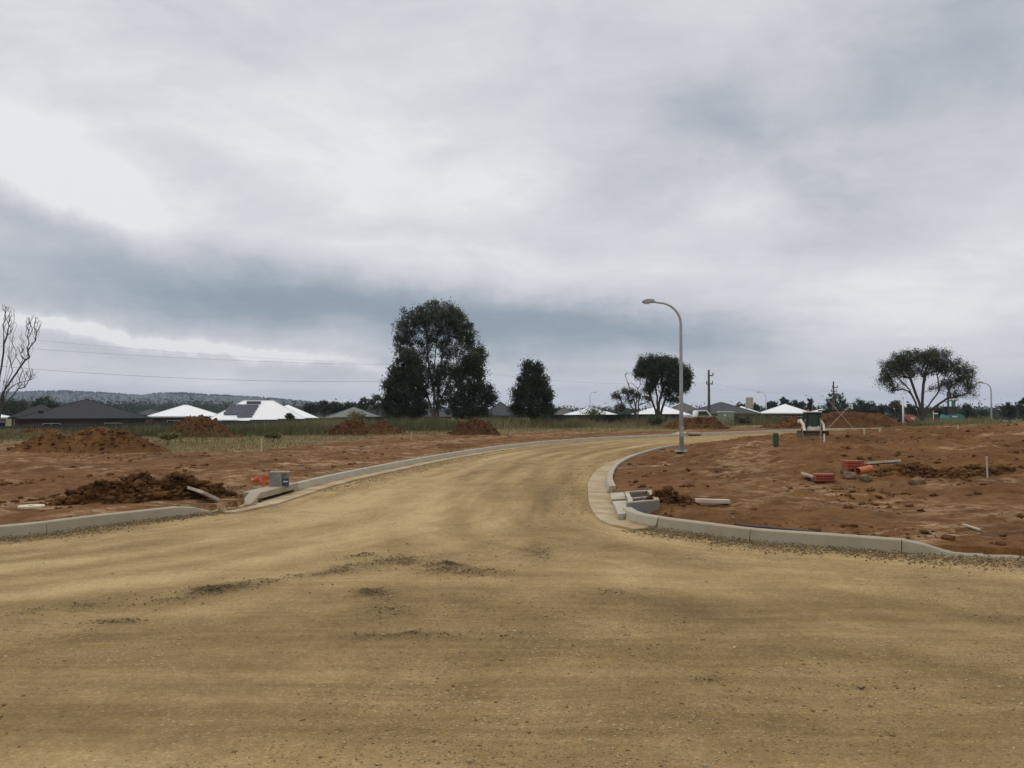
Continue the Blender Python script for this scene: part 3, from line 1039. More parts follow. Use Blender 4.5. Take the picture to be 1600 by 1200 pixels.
def scatter_clods():
    rng = np.random.default_rng(15)
    n = 110000
    y = 7.5 + 45 * rng.random(n) ** 1.6
    x = rng.uniform(-1, 1, n) * (2.0 + y * 0.66)
    z, dL, sL, dR, sR, ins, dirt, dry, left = surf(x, y, True)
    d = np.minimum(dL, dR)
    dens = np.clip(0.10 + 1.9 * fbm(x, y, 0.7, 3, 57), 0, 1)
    k = (~ins) & (d > 0.35) & (rng.random(n) < dens * dirt * np.where(left, .45, .5)) & (np.hypot(x - LIDP[0], y - LIDP[1]) > .5)
    x, y, z = x[k], y[k], z[k]
    sz = 0.012 + 0.085 * rng.random(len(x)) ** 6
    lumps('soil_clods', np.stack([x, y, z + sz * 0.05], 1), sz * 1.5, M_DIRT, 'cub', 0.6, 7, tint=0.55 + 0.45 * rng.random(len(x)))
    # pale stones in the soil
    n = 2000
    y = 7.5 + 30 * rng.random(n) ** 1.5
    x = rng.uniform(-1, 1, n) * (2.0 + y * 0.66)
    z, dL, sL, dR, sR, ins, dirt, dry, left = surf(x, y, True)
    k = (~ins) & (np.minimum(dL, dR) > 0.4) & (dirt > 0.6)
    x, y, z = x[k], y[k], z[k]
    sz = 0.015 + 0.05 * rng.random(len(x)) ** 3
    lumps('soil_stones', np.stack([x, y, z + sz * 0.15], 1), sz * 1.4, M_STONE, 'oct', 0.6, 8, tint=0.15 + 0.55 * rng.random(len(x)))


scatter_road()
scatter_clods()


def blades(name, x, y, z, h, w, mat, seed, lean=0.35, tint=None):
    rng = np.random.default_rng(seed)
    n = len(x)
    a = rng.uniform(0, 2 * math.pi, n)
    la = rng.uniform(0, 2 * math.pi, n); lm = h * lean * rng.random(n)
    dx, dy = np.cos(a) * w / 2, np.sin(a) * w / 2
    bx, by = np.cos(la) * lm, np.sin(la) * lm
    V = np.stack([np.stack([x - dx, y - dy, z - 0.05], 1), np.stack([x + dx, y + dy, z - 0.05], 1),
                  np.stack([x + dx * .8 + bx * .4, y + dy * .8 + by * .4, z + h * .6], 1), np.stack([x + bx, y + by, z + h], 1),
                  np.stack([x - dx * .8 + bx * .4, y - dy * .8 + by * .4, z + h * .6], 1)], 1)
    F = np.stack([(0, 1, 2, 2), (0, 2, 4, 4)], 0)
    F = np.array([(0, 1, 2), (0, 2, 4), (4, 2, 3)])
    F = (F[None] + 5 * np.arange(n)[:, None, None]).reshape(-1, 3)
    t = rng.random(n) if tint is None else np.clip(tint + rng.uniform(-.25, .25, n), 0, 1)
    o = np_mesh(name, V.reshape(-1, 3), F, mat, attrs={'tint': np.repeat(t, 5)})
    o['kind'] = 'stuff'
    return o


def grow_grass():
    rng = np.random.default_rng(25)
    n = 480000
    y = rng.uniform(26, 92, n)
    x = rng.uniform(-1, 1, n) * (4 + y * 0.68)
    z, dL, sL, dR, sR, ins, dirt, dry, left = surf(x, y, True)
    wild = (~ins) & (dirt < 0.35)
    clump = np.clip(0.5 + 2.2 * fbm(x, y, 0.22, 4, 81, 0.6), 0, 1)
    green = wild & (rng.random(n) < np.where(left, (1 - dry * 0.93) * (0.25 + 0.75 * clump), 0.45 * clump))
    gx, gy, gzv = x[green], y[green], z[green]
    big = clump[green]
    h = (0.10 + 0.55 * big ** 1.4) * (1 + 0.55 * S(52, 68, gy)) * rng.uniform(0.25, 1.2, len(gx)) * np.where(left[green], 1.0, 0.6)
    blades('tall_weeds', gx, gy, gzv, h, rng.uniform(0.012, 0.04, len(gx)), M_WEED, 31, 1.3, tint=0.5 - 1.0 * fbm(gx, gy, 0.16, 3, 83) - 0.35 * (big - .5))
    straw = wild & left & (rng.random(n) < dry * 0.75) & (y < 70)
    sx, sy, sz = x[straw], y[straw], z[straw]
    blades('dry_grass', sx, sy, sz, rng.uniform(0.02, 0.13, len(sx)), rng.uniform(0.015, 0.04, len(sx)), M_STRAW, 32, 1.6)
    # seed heads standing above the weeds
    k = rng.choice(len(gx), 3500, replace=False)
    blades('seed_stalks', gx[k], gy[k], gzv[k], h[k] * 1.2 + 0.12, np.full(3500, 0.02), M_STRAW, 33, 0.6)


grow_grass()


# ------------------------------------------------------------------ soil heaps
def heap(px, base_py, wpx, hpx, label, seed, depth=0.8, lump=0.25, cap=1.0, skew=0.0, peaks=None, n=84, pebble=2600, dark=0.2, rot=0.0, fine=1.0):
    c = G(px, base_py)
    Y0 = c[1]
    m = Y0 / F_PX
    rx, h = wpx * m / 2, hpx * m
    ry = rx * depth
    cy = Y0 + ry * 0.8
    cx = (px - 800) / F_PX * cy
    z0 = gz(cx, cy)
    rng = np.random.default_rng(seed)
    u = np.linspace(-1.25, 1.25, n)
    U, Vv = np.meshgrid(u, u)
    u, v = U.ravel(), Vv.ravel()
    x, y = u * rx, v * ry
    wob = 0.25 * fbm(u * 2, v * 2, 0.8, 3, seed)
    if peaks is None:
        peaks = [(skew, 0, 1.0, 1.0)]
    prof = np.zeros(u.shape)
    for pu, pv, pr, ph in peaks:
        r = np.sqrt(((u - pu) / pr) ** 2 + ((v - pv) / pr) ** 2) + wob
        prof = np.maximum(prof, ph * np.clip(1.02 - r, -0.3, 1.0))
    prof = np.where(prof > 0, prof, prof * 0.6)
    if cap < 1: prof = np.where(prof > 0, np.minimum(prof, cap + 0.12 * (prof - cap)) / cap, prof)
    size = max(rx, 0.8)
    zz = h * (prof + lump * np.clip(prof + 0.15, 0, 0.5) * 2 * fbm(u * 3, v * 3, 1.6, 4, seed + 5, 0.6) * 1.3)
    zz = zz + 0.10 * fine * np.clip(prof + 0.2, 0, 1) * np.maximum(fbm(x, y, 3.0, 3, seed + 9, 0.65), -0.15)
    cr, sr = math.cos(rot), math.sin(rot)
    x, y = x * cr - y * sr, x * sr + y * cr
    g = surf(x + cx, y + cy) - z0
    zz = np.where(prof > 0.0, np.maximum(zz, 0) + g - 0.02, g - 0.02 + 0.5 * prof * h)
    tint = np.clip(1 - dark - 0.9 * np.clip(fbm(x, y, 1.1, 3, seed + 2), 0, 1), 0, 1)
    o = np_mesh('dirt_heap', np.stack([x, y, zz], 1), grid_faces(n, n), M_DIRT, smooth=False if fine > 1 else True, attrs={'tint': tint}, loc=(cx, cy, z0))
    tag(o, label, 'dirt heap', 'heaps of excavated red soil')
    k = rng.choice(len(x), pebble, p=np.clip(prof + 0.12, 0, 1) ** 0.7 / (np.clip(prof + 0.12, 0, 1) ** 0.7).sum())
    sz = (0.025 + 0.15 * rng.random(pebble) ** 6) * min(1.0, 0.55 + 0.2 * size) * (0.75 + .25 * fine)
    kk = prof[k] > 0.04
    k, sz, pebble = k[kk], sz[kk], int(kk.sum())
    P = np.stack([x[k] + rng.normal(size=pebble) * .06, y[k] + rng.normal(size=pebble) * .06, zz[k] + sz * .12], 1)
    lumps('clods', P, sz, M_DIRT, 'cub', 0.65, seed + 3, o, tint=np.clip(0.75 - dark + 0.3 * rng.random(pebble), 0, 1))
    return o


heap(320, 684, 120, 37, 'pointed red-brown soil heap in front of the white solar roof', 101, skew=-0.05, lump=0.22, dark=0.42, fine=0.8)
heap(150, 709, 255, 46, 'long low ochre soil heap in front of the charcoal roof', 102, depth=0.6, lump=0.10, dark=0.0, fine=0.45, peaks=[(0.1, 0, .75, .95), (-0.5, -0.1, .6, .6), (0.62, 0.0, .4, .35)], pebble=2600)
heap(60, 686, 180, 17, 'flat worn soil bank lying behind the ochre heap at the left', 103, depth=0.5, lump=0.3, peaks=[(0, 0, 1.1, 1)])
heap(226, 784, 280, 36, 'dark lumpy rubble heap beside the left kerb and fallen slab', 104, depth=0.38, lump=0.55, dark=0.12, fine=1.2, rot=0.55, pebble=6000, n=130,
     peaks=[(-0.1, 0.1, .55, 1.0), (0.35, 0.15, .5, .95), (-0.55, -0.1, .5, .5), (0.7, -0.1, .4, .6), (0.1, -0.4, .6, .45)])
heap(546, 682, 94, 23, 'dark brown lumpy soil heap joined to a redder one left of big gum', 105, lump=0.4, dark=0.6, peaks=[(0.1, 0, 1.0, 1.0), (-0.5, 0, .5, .6)])
heap(598, 680, 74, 21, 'rounded red soil heap touching the dark heap at its left', 106, lump=0.25, dark=0.3)
heap(737, 680, 90, 20, 'flat-topped dark red soil heap below the bushy tree', 107, lump=0.35, dark=0.6, peaks=[(0, 0, 0.9, 1.0), (0.35, 0, .7, .7)], cap=0.7)
heap(1085, 671, 100, 16, 'wide red soil heap behind the street lamp and far road', 108, lump=0.3, dark=0.4, peaks=[(-.2, 0, .8, 1), (.3, 0, .8, .85)], cap=0.6)
heap(1232, 670, 100, 17, 'low grey-brown soil heap left of the skid loader', 109, lump=0.25, dark=0.3, peaks=[(0.2, 0, .9, 1), (-.4, 0, .6, .6)])
heap(1335, 669, 165, 22, 'broad red stockpile behind crossed poles beside the loader', 110, lump=0.16, dark=0.35, depth=0.6, cap=0.5, peaks=[(-0.35, 0, .75, .95), (0.1, 0, .8, 1.0), (0.45, 0, .6, .8)], fine=.5)
heap(1470, 750, 230, 9, 'dark lumpy soil spoil right of the orange pipe', 111, depth=0.6, lump=0.6, dark=0.0, fine=1.3, pebble=4500, n=110, peaks=[(-0.4, 0, .6, 1), (.1, 0, .6, .8), (.6, .1, .5, .7)])
heap(1050, 785, 70, 13, 'small soil heap spilled beside the open drain pit', 112, depth=0.8, lump=0.5, dark=0.35, fine=1.6, pebble=1300, n=60)


# ------------------------------------------------------------------ trees
def grow_tree(rng, trunks, targets, step=0.45, tip=0.012, power=2.15, minr=0.0, wig=0.10, upw=0.9):
    P = []; par = []; plen = []
    for t in trunks:
        last = -1
        for i, p in enumerate(t):
            p = np.array(p, float)
            if i == 0:
                if P:
                    dd = [np.linalg.norm(q - p) for q in P]
                    j = int(np.argmin(dd))
                    if dd[j] < 0.6:
                        last = j; continue
                P.append(p); par.append(-1); plen.append(0.0); last = len(P) - 1
            else:
                a = P[last]; L = np.linalg.norm(p - a); n = max(1, int(L / step))
                for k in range(1, n + 1):
                    q = a + (p - a) * k / n + rng.normal(size=3) * 0.03 * L / n
                    P.append(q); par.append(last); plen.append(plen[last] + L / n); last = len(P) - 1
    T = np.array(targets)
    base = np.array(P[0])
    order = np.argsort(np.linalg.norm(T - base, axis=1) + rng.random(len(T)) * 0.6)
    tips = []
    for ti in order:
        t = T[ti]
        A = np.array(P); pl = np.array(plen)
        d = t - A
        dist = np.linalg.norm(d, axis=1)
        upc = d[:, 2] / (dist + 1e-6)
        cost = dist * (1 + upw * np.clip((0.25 if upw < 2 else 0.75) - upc, 0, 2)) + 0.22 * pl + 2.0 * (pl < 0.8)
        j = int(np.argmin(cost))
        a = A[j]; L = dist[j]
        n = max(1, int(L / step))
        mid = (a + t) / 2 + np.array([0, 0, -0.06 * L]) + rng.normal(size=3) * wig * L
        last = j
        for k in range(1, n + 1):
            s = k / n
            q = (1 - s) ** 2 * a + 2 * s * (1 - s) * mid + s * s * t
            P.append(q); par.append(last); plen.append(plen[last] + L / n); last = len(P) - 1
        tips.append(t)
    m = len(P)
    acc = np.zeros(m); has = np.zeros(m, bool)
    for i in range(m - 1, -1, -1):
        if acc[i] == 0: acc[i] = tip ** power
        if par[i] >= 0: acc[par[i]] += acc[i]
    # chains must not thicken step by step
    acc2 = np.zeros(m); kids = [[] for _ in range(m)]
    for i in range(m):
        if par[i] >= 0: kids[par[i]].append(i)
    for i in range(m - 1, -1, -1):
        acc2[i] = sum(acc2[k] for k in kids[i]) if kids[i] else tip ** power
    R = np.maximum(acc2 ** (1 / power), minr)
    return np.array(P), np.array(par), R, np.array(tips)


def tubes(P, par, R, thin=0.0, scale=1.0):
    V = []; F = []; nv = 0
    for big in (True, False):
        idx = np.array([i for i in range(len(P)) if par[i] >= 0 and ((R[i] > 0.05) == big) and R[i] > thin])
        if not len(idx): continue
        n = 6 if big else 3
        a, b = P[par[idx]], P[idx]
        d = b - a; d /= np.linalg.norm(d, axis=1)[:, None] + 1e-9
        ref = np.where(np.abs(d[:, 2:3]) > 0.9, np.array([[1.0, 0, 0]]), np.array([[0, 0, 1.0]]))
        s = np.cross(d, ref); s /= np.linalg.norm(s, axis=1)[:, None] + 1e-9
        t = np.cross(d, s)
        ang = 2 * np.pi * np.arange(n) / n
        ring = s[:, None, :] * np.cos(ang)[None, :, None] + t[:, None, :] * np.sin(ang)[None, :, None]
        ra = np.minimum(R[par[idx]], R[idx] * 1.5)[:, None, None] * scale; rb = R[idx][:, None, None] * scale
        ov = d[:, None, :] * R[idx][:, None, None] * 0.3
        W = np.concatenate([a[:, None, :] + ring * ra - ov, b[:, None, :] + ring * rb + ov], 1)
        k = np.arange(n)
        q = np.stack([k, (k + 1) % n, n + (k + 1) % n, n + k], 1)
        F.append((q[None] + (2 * n * np.arange(len(idx)))[:, None, None]).reshape(-1, 4) + nv)
        V.append(W.reshape(-1, 3)); nv += W.shape[0] * 2 * n
    return np.vstack(V), np.vstack(F)


def leaf_cloud(rng, tips, per, sig, size, droop=0.6, clump_tint=0.5):
    cnt = np.maximum(2, (per * rng.uniform(0.35, 1.65, len(tips))).astype(int))
    n = int(cnt.sum())
    wid = np.repeat(rng.uniform(0.55, 1.45, len(tips)), cnt)[:, None]
    off = rng.normal(size=(n, 3)) * wid * np.array(sig)
    off[:, 2] -= np.abs(rng.normal(size=n)) * sig * 0.5 * max(droop, 0)
    c = np.repeat(tips, cnt, 0) + off
    ax = rng.normal(size=(n, 3)); ax[:, 2] -= droop * 1.6
    ax /= np.linalg.norm(ax, axis=1)[:, None]
    sd = np.cross(ax, rng.normal(size=(n, 3))); sd /= np.linalg.norm(sd, axis=1)[:, None]
    L = size * rng.uniform(0.6, 1.3, (n, 1)); W = L * rng.uniform(0.25, 0.45, (n, 1))
    V = np.stack([c - ax * L / 2, c + sd * W / 2, c + ax * L / 2, c - sd * W / 2], 1)
    F = np.arange(4 * n).reshape(n, 4)
    t = np.clip(np.repeat(rng.random(len(tips)), cnt) * clump_tint + rng.random(n) * (1 - clump_tint), 0, 1)
    return V.reshape(-1, 3), F, np.repeat(t, 4)


def in_blobs(rng, blobs, s, depth=0.9, mult=1.0):
    """points in px-sized ellipsoids (cx, cz, rx, rz, count) taken relative to the base, in metres; mostly near the shell"""
    out = []
    for cx, cz, rx, rz, n in blobs:
        n = int(n * mult)
        d = rng.normal(size=(n, 3)); d /= np.linalg.norm(d, axis=1)[:, None]
        r = rng.random((n, 1)) ** 0.42
        r = np.where(rng.random((n, 1)) < 0.10, 1.0 + 0.20 * rng.random((n, 1)), r)
        d = d * r
        q = np.stack([cx + d[:, 0] * rx, d[:, 1] * rx * depth, cz + d[:, 2] * rz], 1)
        out.append(q * s)
    return np.vstack(out)


def tree(name, px, base_py, Y, blobs, stems, label, leaf, bark, per=40, sig=0.35, size=0.30, seed=1, tip=0.014, cat='tree', group=None, depth=0.9, droop=0.6,
         bare=None, step=0.45, zbase=None, thin=0.0, wig=0.10, power=2.15, upw=0.9):
    """blobs and stems are given in picture pixels; they become metres round the tree's foot"""
    rng = np.random.default_rng(seed)
    s = Y / F_PX
    foot = atd(px, base_py, Y)
    zg = gz(foot[0], Y)
    root = empty(name, (foot[0], Y, zg), 0, label, cat, group)
    dz = (foot[2] - zg)      # picture foot above the ground (hidden by weeds)
    B = [(cx - px, base_py - cy + dz / s, rx, ry, n) for cx, cy, rx, ry, n in blobs]
    T = in_blobs(rng, B, s, depth, 1.25)
    T[:, 2] = np.maximum(T[:, 2], 0.4)
    nb = 0
    if bare:
        Tb = in_blobs(rng, [(cx - px, base_py - cy + dz / s, rx, ry, n) for cx, cy, rx, ry, n in bare], s, depth)
        nb = len(Tb)
    trunks = []
    for st in stems:
        tr = [(0.0, 0.0, -0.2)] if not trunks else [trunks[0][0]]
        for j, (sx, sy) in enumerate(st):
            tr.append(((sx - px) * s, rng.uniform(-1, 1) * abs(sx - px) * s * 0.7, (base_py - sy) * s + dz))
        trunks.append(tr)
    allT = np.vstack([T, Tb]) if nb else T
    P, par, R, tips = grow_tree(rng, trunks, allT, step, tip, power, wig=wig, upw=upw)
    V, F = tubes(P, par, R, thin)
    np_mesh('trunk', V, F, bark, root, smooth=True)
    if per:
        V, F, t = leaf_cloud(rng, T, int(per * .85), sig * .74, size, droop, .7)
        np_mesh('crown', V, F, leaf, root, attrs={'tint': t})
    return root


# the clump in the middle
tree('gum_tree', 678, 656, 78, [(682, 492, 44, 22, 120), (652, 500, 28, 20, 60), (712, 506, 24, 20, 60), (728, 526, 14, 18, 36), (632, 520, 18, 20, 40), (690, 520, 34, 16, 44), (741, 548, 12, 15, 26),
      (625, 540, 12, 14, 14), (668, 540, 34, 16, 34), (705, 545, 22, 14, 24), (650, 562, 20, 14, 18), (690, 575, 30, 20, 26), (668, 600, 20, 26, 34), (700, 605, 16, 22, 28), (690, 585, 20, 16, 20), (660, 575, 16, 14, 16), (684, 632, 18, 12, 14), (752, 556, 9, 12, 14), (738, 574, 14, 10, 18)],
     [[(672, 630), (652, 580), (640, 530)], [(678, 615), (668, 560), (665, 510)], [(684, 620), (690, 560), (700, 505)], [(686, 630), (708, 580), (728, 535)], [(676, 640), (660, 600), (655, 560)], [(682, 640), (676, 590), (682, 540)]],
     'tallest rounded gum tree with many pale stems in middle clump', M_GUM, M_PALEBARK, per=70, sig=0.27, size=0.20, seed=201, tip=0.015)
tree('gum_tree', 634, 658, 74, [(638, 560, 16, 15, 40), (626, 578, 17, 16, 44), (646, 585, 18, 20, 54), (615, 605, 15, 20, 50), (640, 612, 24, 24, 80), (610, 628, 12, 14, 26), (655, 625, 14, 22, 40), (622, 642, 20, 14, 44), (648, 646, 16, 10, 24)],
     [[(632, 620), (628, 580)], [(640, 620), (648, 580)]],
     'dark dense bushy tree on the left side of the middle clump', M_DARKLEAF, M_BARK, per=80, sig=0.25, size=0.21, seed=202)
tree('gum_tree', 733, 660, 74, [(735, 562, 20, 12, 46), (718, 580, 16, 16, 44), (746, 580, 12, 14, 30), (728, 604, 20, 18, 56), (752, 606, 14, 16, 34), (715, 630, 16, 20, 44), (742, 630, 18, 16, 40), (764, 622, 10, 14, 28), (730, 646, 24, 8, 28), (758, 642, 12, 8, 16)],
     [[(733, 620), (730, 580)], [(738, 620), (748, 590)], [(730, 630), (716, 600)]],
     'broad bushy tree on the right side of the middle clump', M_DARKLEAF, M_BARK, per=74, sig=0.25, size=0.20, seed=203)
tree('gum_tree', 832, 658, 72, [(826, 576, 9, 11, 26), (840, 577, 9, 11, 24), (824, 594, 14, 12, 36), (842, 594, 14, 12, 36), (831, 608, 24, 14, 60), (812, 618, 13, 13, 32), (852, 616, 13, 13, 34), (830, 630, 24, 12, 36), (808, 638, 12, 10, 26), (855, 638, 12, 10, 26), (830, 645, 20, 6, 16)],
     [[(832, 625), (828, 590)], [(836, 620), (842, 590)], [(828, 635), (815, 615)], [(834, 635), (848, 610)]],
     'isolated dome-shaped dark tree right of the middle clump', M_DARKLEAF, M_BARK, per=70, sig=0.24, size=0.20, seed=204)
# the clump behind the street lamp
tree('gum_tree', 1027, 650, 82, [(1034, 566, 18, 10, 44), (1012, 568, 16, 12, 44), (1052, 572, 16, 12, 44), (1002, 580, 11, 11, 26), (1030, 582, 26, 10, 56), (1064, 584, 13, 14, 44), (1074, 592, 8, 14, 22), (1050, 596, 16, 10, 36), (1022, 596, 10, 7, 16), (1062, 608, 12, 9, 24), (1014, 607, 7, 6, 10), (1044, 612, 8, 5, 10), (1052, 624, 10, 5, 10)],
     [[(1027, 620), (1022, 590)], [(1030, 630), (1040, 595)], [(1024, 640), (1014, 612), (1012, 590)], [(1034, 640), (1046, 610), (1056, 590)]],
     'umbrella-crowned gum tree standing behind the tall street lamp', M_GUM, M_BARK, per=90, sig=0.25, size=0.20, seed=205, tip=0.017)
tree('gum_tree', 996, 650, 80, [(964, 619, 7, 5, 14), (983, 611, 10, 6, 16), (997, 618, 8, 6, 9), (968, 637, 12, 6, 16), (1012, 622, 6, 7, 8), (985, 625, 7, 5, 8)],
     [[(992, 630), (983, 605), (977, 585)], [(998, 625), (1008, 600), (1012, 588)], [(990, 640), (978, 622)], [(994, 632), (996, 606), (985, 597)]],
     'sparse crooked gum with bare limbs left of the umbrella crown', M_OLIVE, M_DEADBARK, per=46, sig=0.22, size=0.18, seed=206, tip=0.02,
     bare=[(980, 582, 8, 3, 5), (982, 597, 9, 3, 5), (1000, 595, 8, 10, 8), (1004, 612, 12, 10, 8)])
# the spreading tree on the right
tree('spreading_tree', 1441, 664, 84, [(1440, 559, 34, 11, 90), (1462, 556, 20, 10, 44), (1412, 564, 20, 13, 56), (1395, 575, 17, 14, 46), (1480, 570, 24, 14, 62), (1505, 582, 17, 14, 44), (1517, 598, 9, 12, 22), (1384, 592, 9, 13, 26), (1412, 582, 26, 10, 34), (1450, 578, 34, 10, 40), (1402, 604, 16, 8, 14), (1490, 598, 24, 9, 22), (1504, 616, 16, 7, 12), (1470, 606, 20, 8, 10)],
     [[(1437, 640), (1415, 610), (1396, 588)], [(1439, 640), (1428, 600), (1418, 575)], [(1442, 638), (1444, 600), (1448, 572)], [(1444, 645), (1462, 610), (1470, 580)], [(1446, 648), (1478, 622), (1505, 600)]],
     'wide umbrella-shaped tree with fanned dark limbs on the right', M_OLIVE, M_BARK, per=74, sig=0.29, size=0.16, seed=207, tip=0.017, droop=-0.2)
# the leafless one
tree('bare_tree', -6, 655, 62, [(5, 560, 1, 1, 1)],
     [[(0, 618), (12, 580), (20, 545)], [(2, 612), (30, 565), (48, 515)], [(3, 608), (24, 570), (34, 530)], [(2, 600), (14, 560), (28, 500)], [(-8, 610), (-25, 560), (-30, 510)], [(-2, 600), (4, 550), (8, 490)], [(4, 614), (30, 600), (52, 588)]],
     'leafless tree with thin upswept twigs at the left edge', M_OLIVE, M_DEADBARK, per=0, seed=208, tip=0.012, wig=0.02, step=0.5, depth=0.5, power=2.4, upw=6.0,
     bare=[(12, 500, 10, 24, 90), (48, 508, 13, 18, 110), (30, 545, 22, 26, 90), (-25, 520, 24, 40, 80), (44, 582, 16, 8, 50), (18, 600, 24, 10, 40), (5, 480, 6, 6, 20)])


def far_tree(px, top, w, base, Y, label, seed, kind='dark', shape='round'):
    h = base - top
    if shape == 'cone':
        bl = [(px, top + h * .25, w * .22, h * .22, 16), (px, top + h * .55, w * .38, h * .25, 30), (px, top + h * .8, w * .5, h * .2, 34)]
    elif shape == 'tier':
        bl = [(px, top + h * .18, w * .3, h * .16, 22), (px - w * .28, top + h * .42, w * .24, h * .17, 18), (px + w * .26, top + h * .48, w * .26, h * .2, 22), (px, top + h * .7, w * .42, h * .22, 26)]
    else:
        bl = [(px - w * .18, top + h * .36, w * .3, h * .32, 28), (px + w * .2, top + h * .42, w * .3, h * .32, 28), (px, top + h * .7, w * .48, h * .28, 36)]
    s = Y / F_PX
    mat, bark = {'dark': (M_DARKLEAF, M_BARK), 'gum': (M_GUM, M_BARK), 'olive': (M_OLIVE, M_DEADBARK)}[kind]
    return tree('distant_tree', px, base, Y, bl, [[(px, top + h * .5)]], label, mat, bark, per=26, sig=s * w * .055, size=max(0.3, s * 3.2), seed=seed, tip=0.03,
                step=1.2, group='trees standing far off behind the houses', thin=0.02)


FT = [
    (484, 629, 22, 648, 170, 'small round tree just right of the solar roof', 'dark', 'round'),
    (506, 626, 26, 648, 175, 'round dark tree between solar roof and olive roof', 'dark', 'tier'),
    (527, 628, 26, 648, 180, 'low broad tree above left end of olive roof', 'dark', 'round'),
    (549, 627, 20, 646, 180, 'narrow dark tree over the middle of olive roof', 'gum', 'round'),
    (568, 621, 16, 644, 185, 'slim two-tiered tree behind the olive roof', 'gum', 'tier'),
    (589, 616, 28, 646, 175, 'rounded dark tree touching the middle clump on its left', 'gum', 'tier'),
    (876, 637, 22, 654, 140, 'low dark tree beside the foot of the dome tree', 'dark', 'round'),
    (1157, 629, 16, 648, 190, 'small tree right behind the brick chimney', 'gum', 'round'),
    (1176, 628, 20, 648, 190, 'round tree between grey roof and white gable roof', 'dark', 'round'),
    (1208, 626, 18, 644, 210, 'low tree behind left slope of white gable roof', 'gum', 'round'),
    (1226, 619, 16, 644, 210, 'upright tree above the white gable roof peak', 'gum', 'round'),
    (1245, 625, 26, 645, 205, 'flat dark tree behind right slope of white gable roof', 'dark', 'round'),
    (1266, 621, 16, 648, 190, 'conical dark tree right above the skid loader', 'dark', 'cone'),
    (1308, 613, 36, 650, 180, 'tiered gum tree behind the double-armed power pole', 'gum', 'tier'),
    (1352, 624, 38, 648, 180, 'broad round tree above the red stockpile', 'dark', 'round'),
    (1380, 632, 16, 646, 200, 'small tree in the gap left of the spreading tree', 'dark', 'round'),
    (1399, 625, 26, 655, 150, 'pale olive tree under left side of the spreading crown', 'olive', 'tier'),
    (1424, 630, 20, 655, 160, 'olive tree behind trunk of the spreading tree', 'olive', 'round'),
    (1468, 636, 24, 652, 190, 'low tree between spreading trunk and teal excavator', 'dark', 'round'),
    (1510, 630, 30, 654, 150, 'dark cone-topped tree right of the teal excavator', 'dark', 'cone'),
    (1533, 641, 20, 654, 180, 'low dark tree left of the right-hand lamp post', 'dark', 'round'),
    (1577, 627, 26, 653, 150, 'round black-green tree right of the right-hand lamp post', 'dark', 'round'),
    (1600, 622, 22, 653, 145, 'dark tree cut off by the right picture edge', 'dark', 'tier'),
    (20, 622, 50, 652, 130, 'broad dark tree behind the bare tree at left', 'dark', 'round'),
    (70, 620, 40, 650, 150, 'dark tree behind the charcoal roof', 'dark', 'tier'),
]
for i, (px, top, w, base, Y, lab, kd, shp) in enumerate(FT):
    far_tree(px, top, w, base, Y, lab, 300 + i, kd, shp)


def shrub(px, base_py, wpx, hpx, label, seed, leaf, Y):
    s = Y / F_PX
    return tree('shrub', px, base_py, Y, [(px, base_py - hpx * .55, wpx * .5, hpx * .45, 26), (px + wpx * .2, base_py - hpx * .35, wpx * .35, hpx * .3, 12)], [[(px, base_py - hpx * .4)]],
                label, leaf, M_BARK, per=36, sig=s * wpx * .08, size=0.16, seed=seed, tip=0.006, cat='shrub', group='shrubs among the weeds', step=0.25)


shrub(1160, 662, 26, 12, 'round olive shrub just right of the pale green kiosk', 401, M_OLIVE, 74)
shrub(452, 656, 14, 10, 'dark little shrub in front of the white solar roof', 402, M_DARKLEAF, 71)
shrub(922, 652, 44, 16, 'twiggy grey shrub in front of the low white roof', 403, M_OLIVE, 80)
shrub(1020, 662, 34, 12, 'rounded green shrub under the umbrella-crowned gum', 404, M_OLIVE, 66)
shrub(556, 655, 30, 12, 'pale green shrub behind the dark heap left of the clump', 405, M_WEED, 72)
shrub(425, 700, 24, 10, 'low weedy bush right of the white peg on dry grass', 406, M_WEED, 37)
shrub(262, 703, 26, 12, 'low green bush at the right foot of the ochre heap', 407, M_WEED, 34)


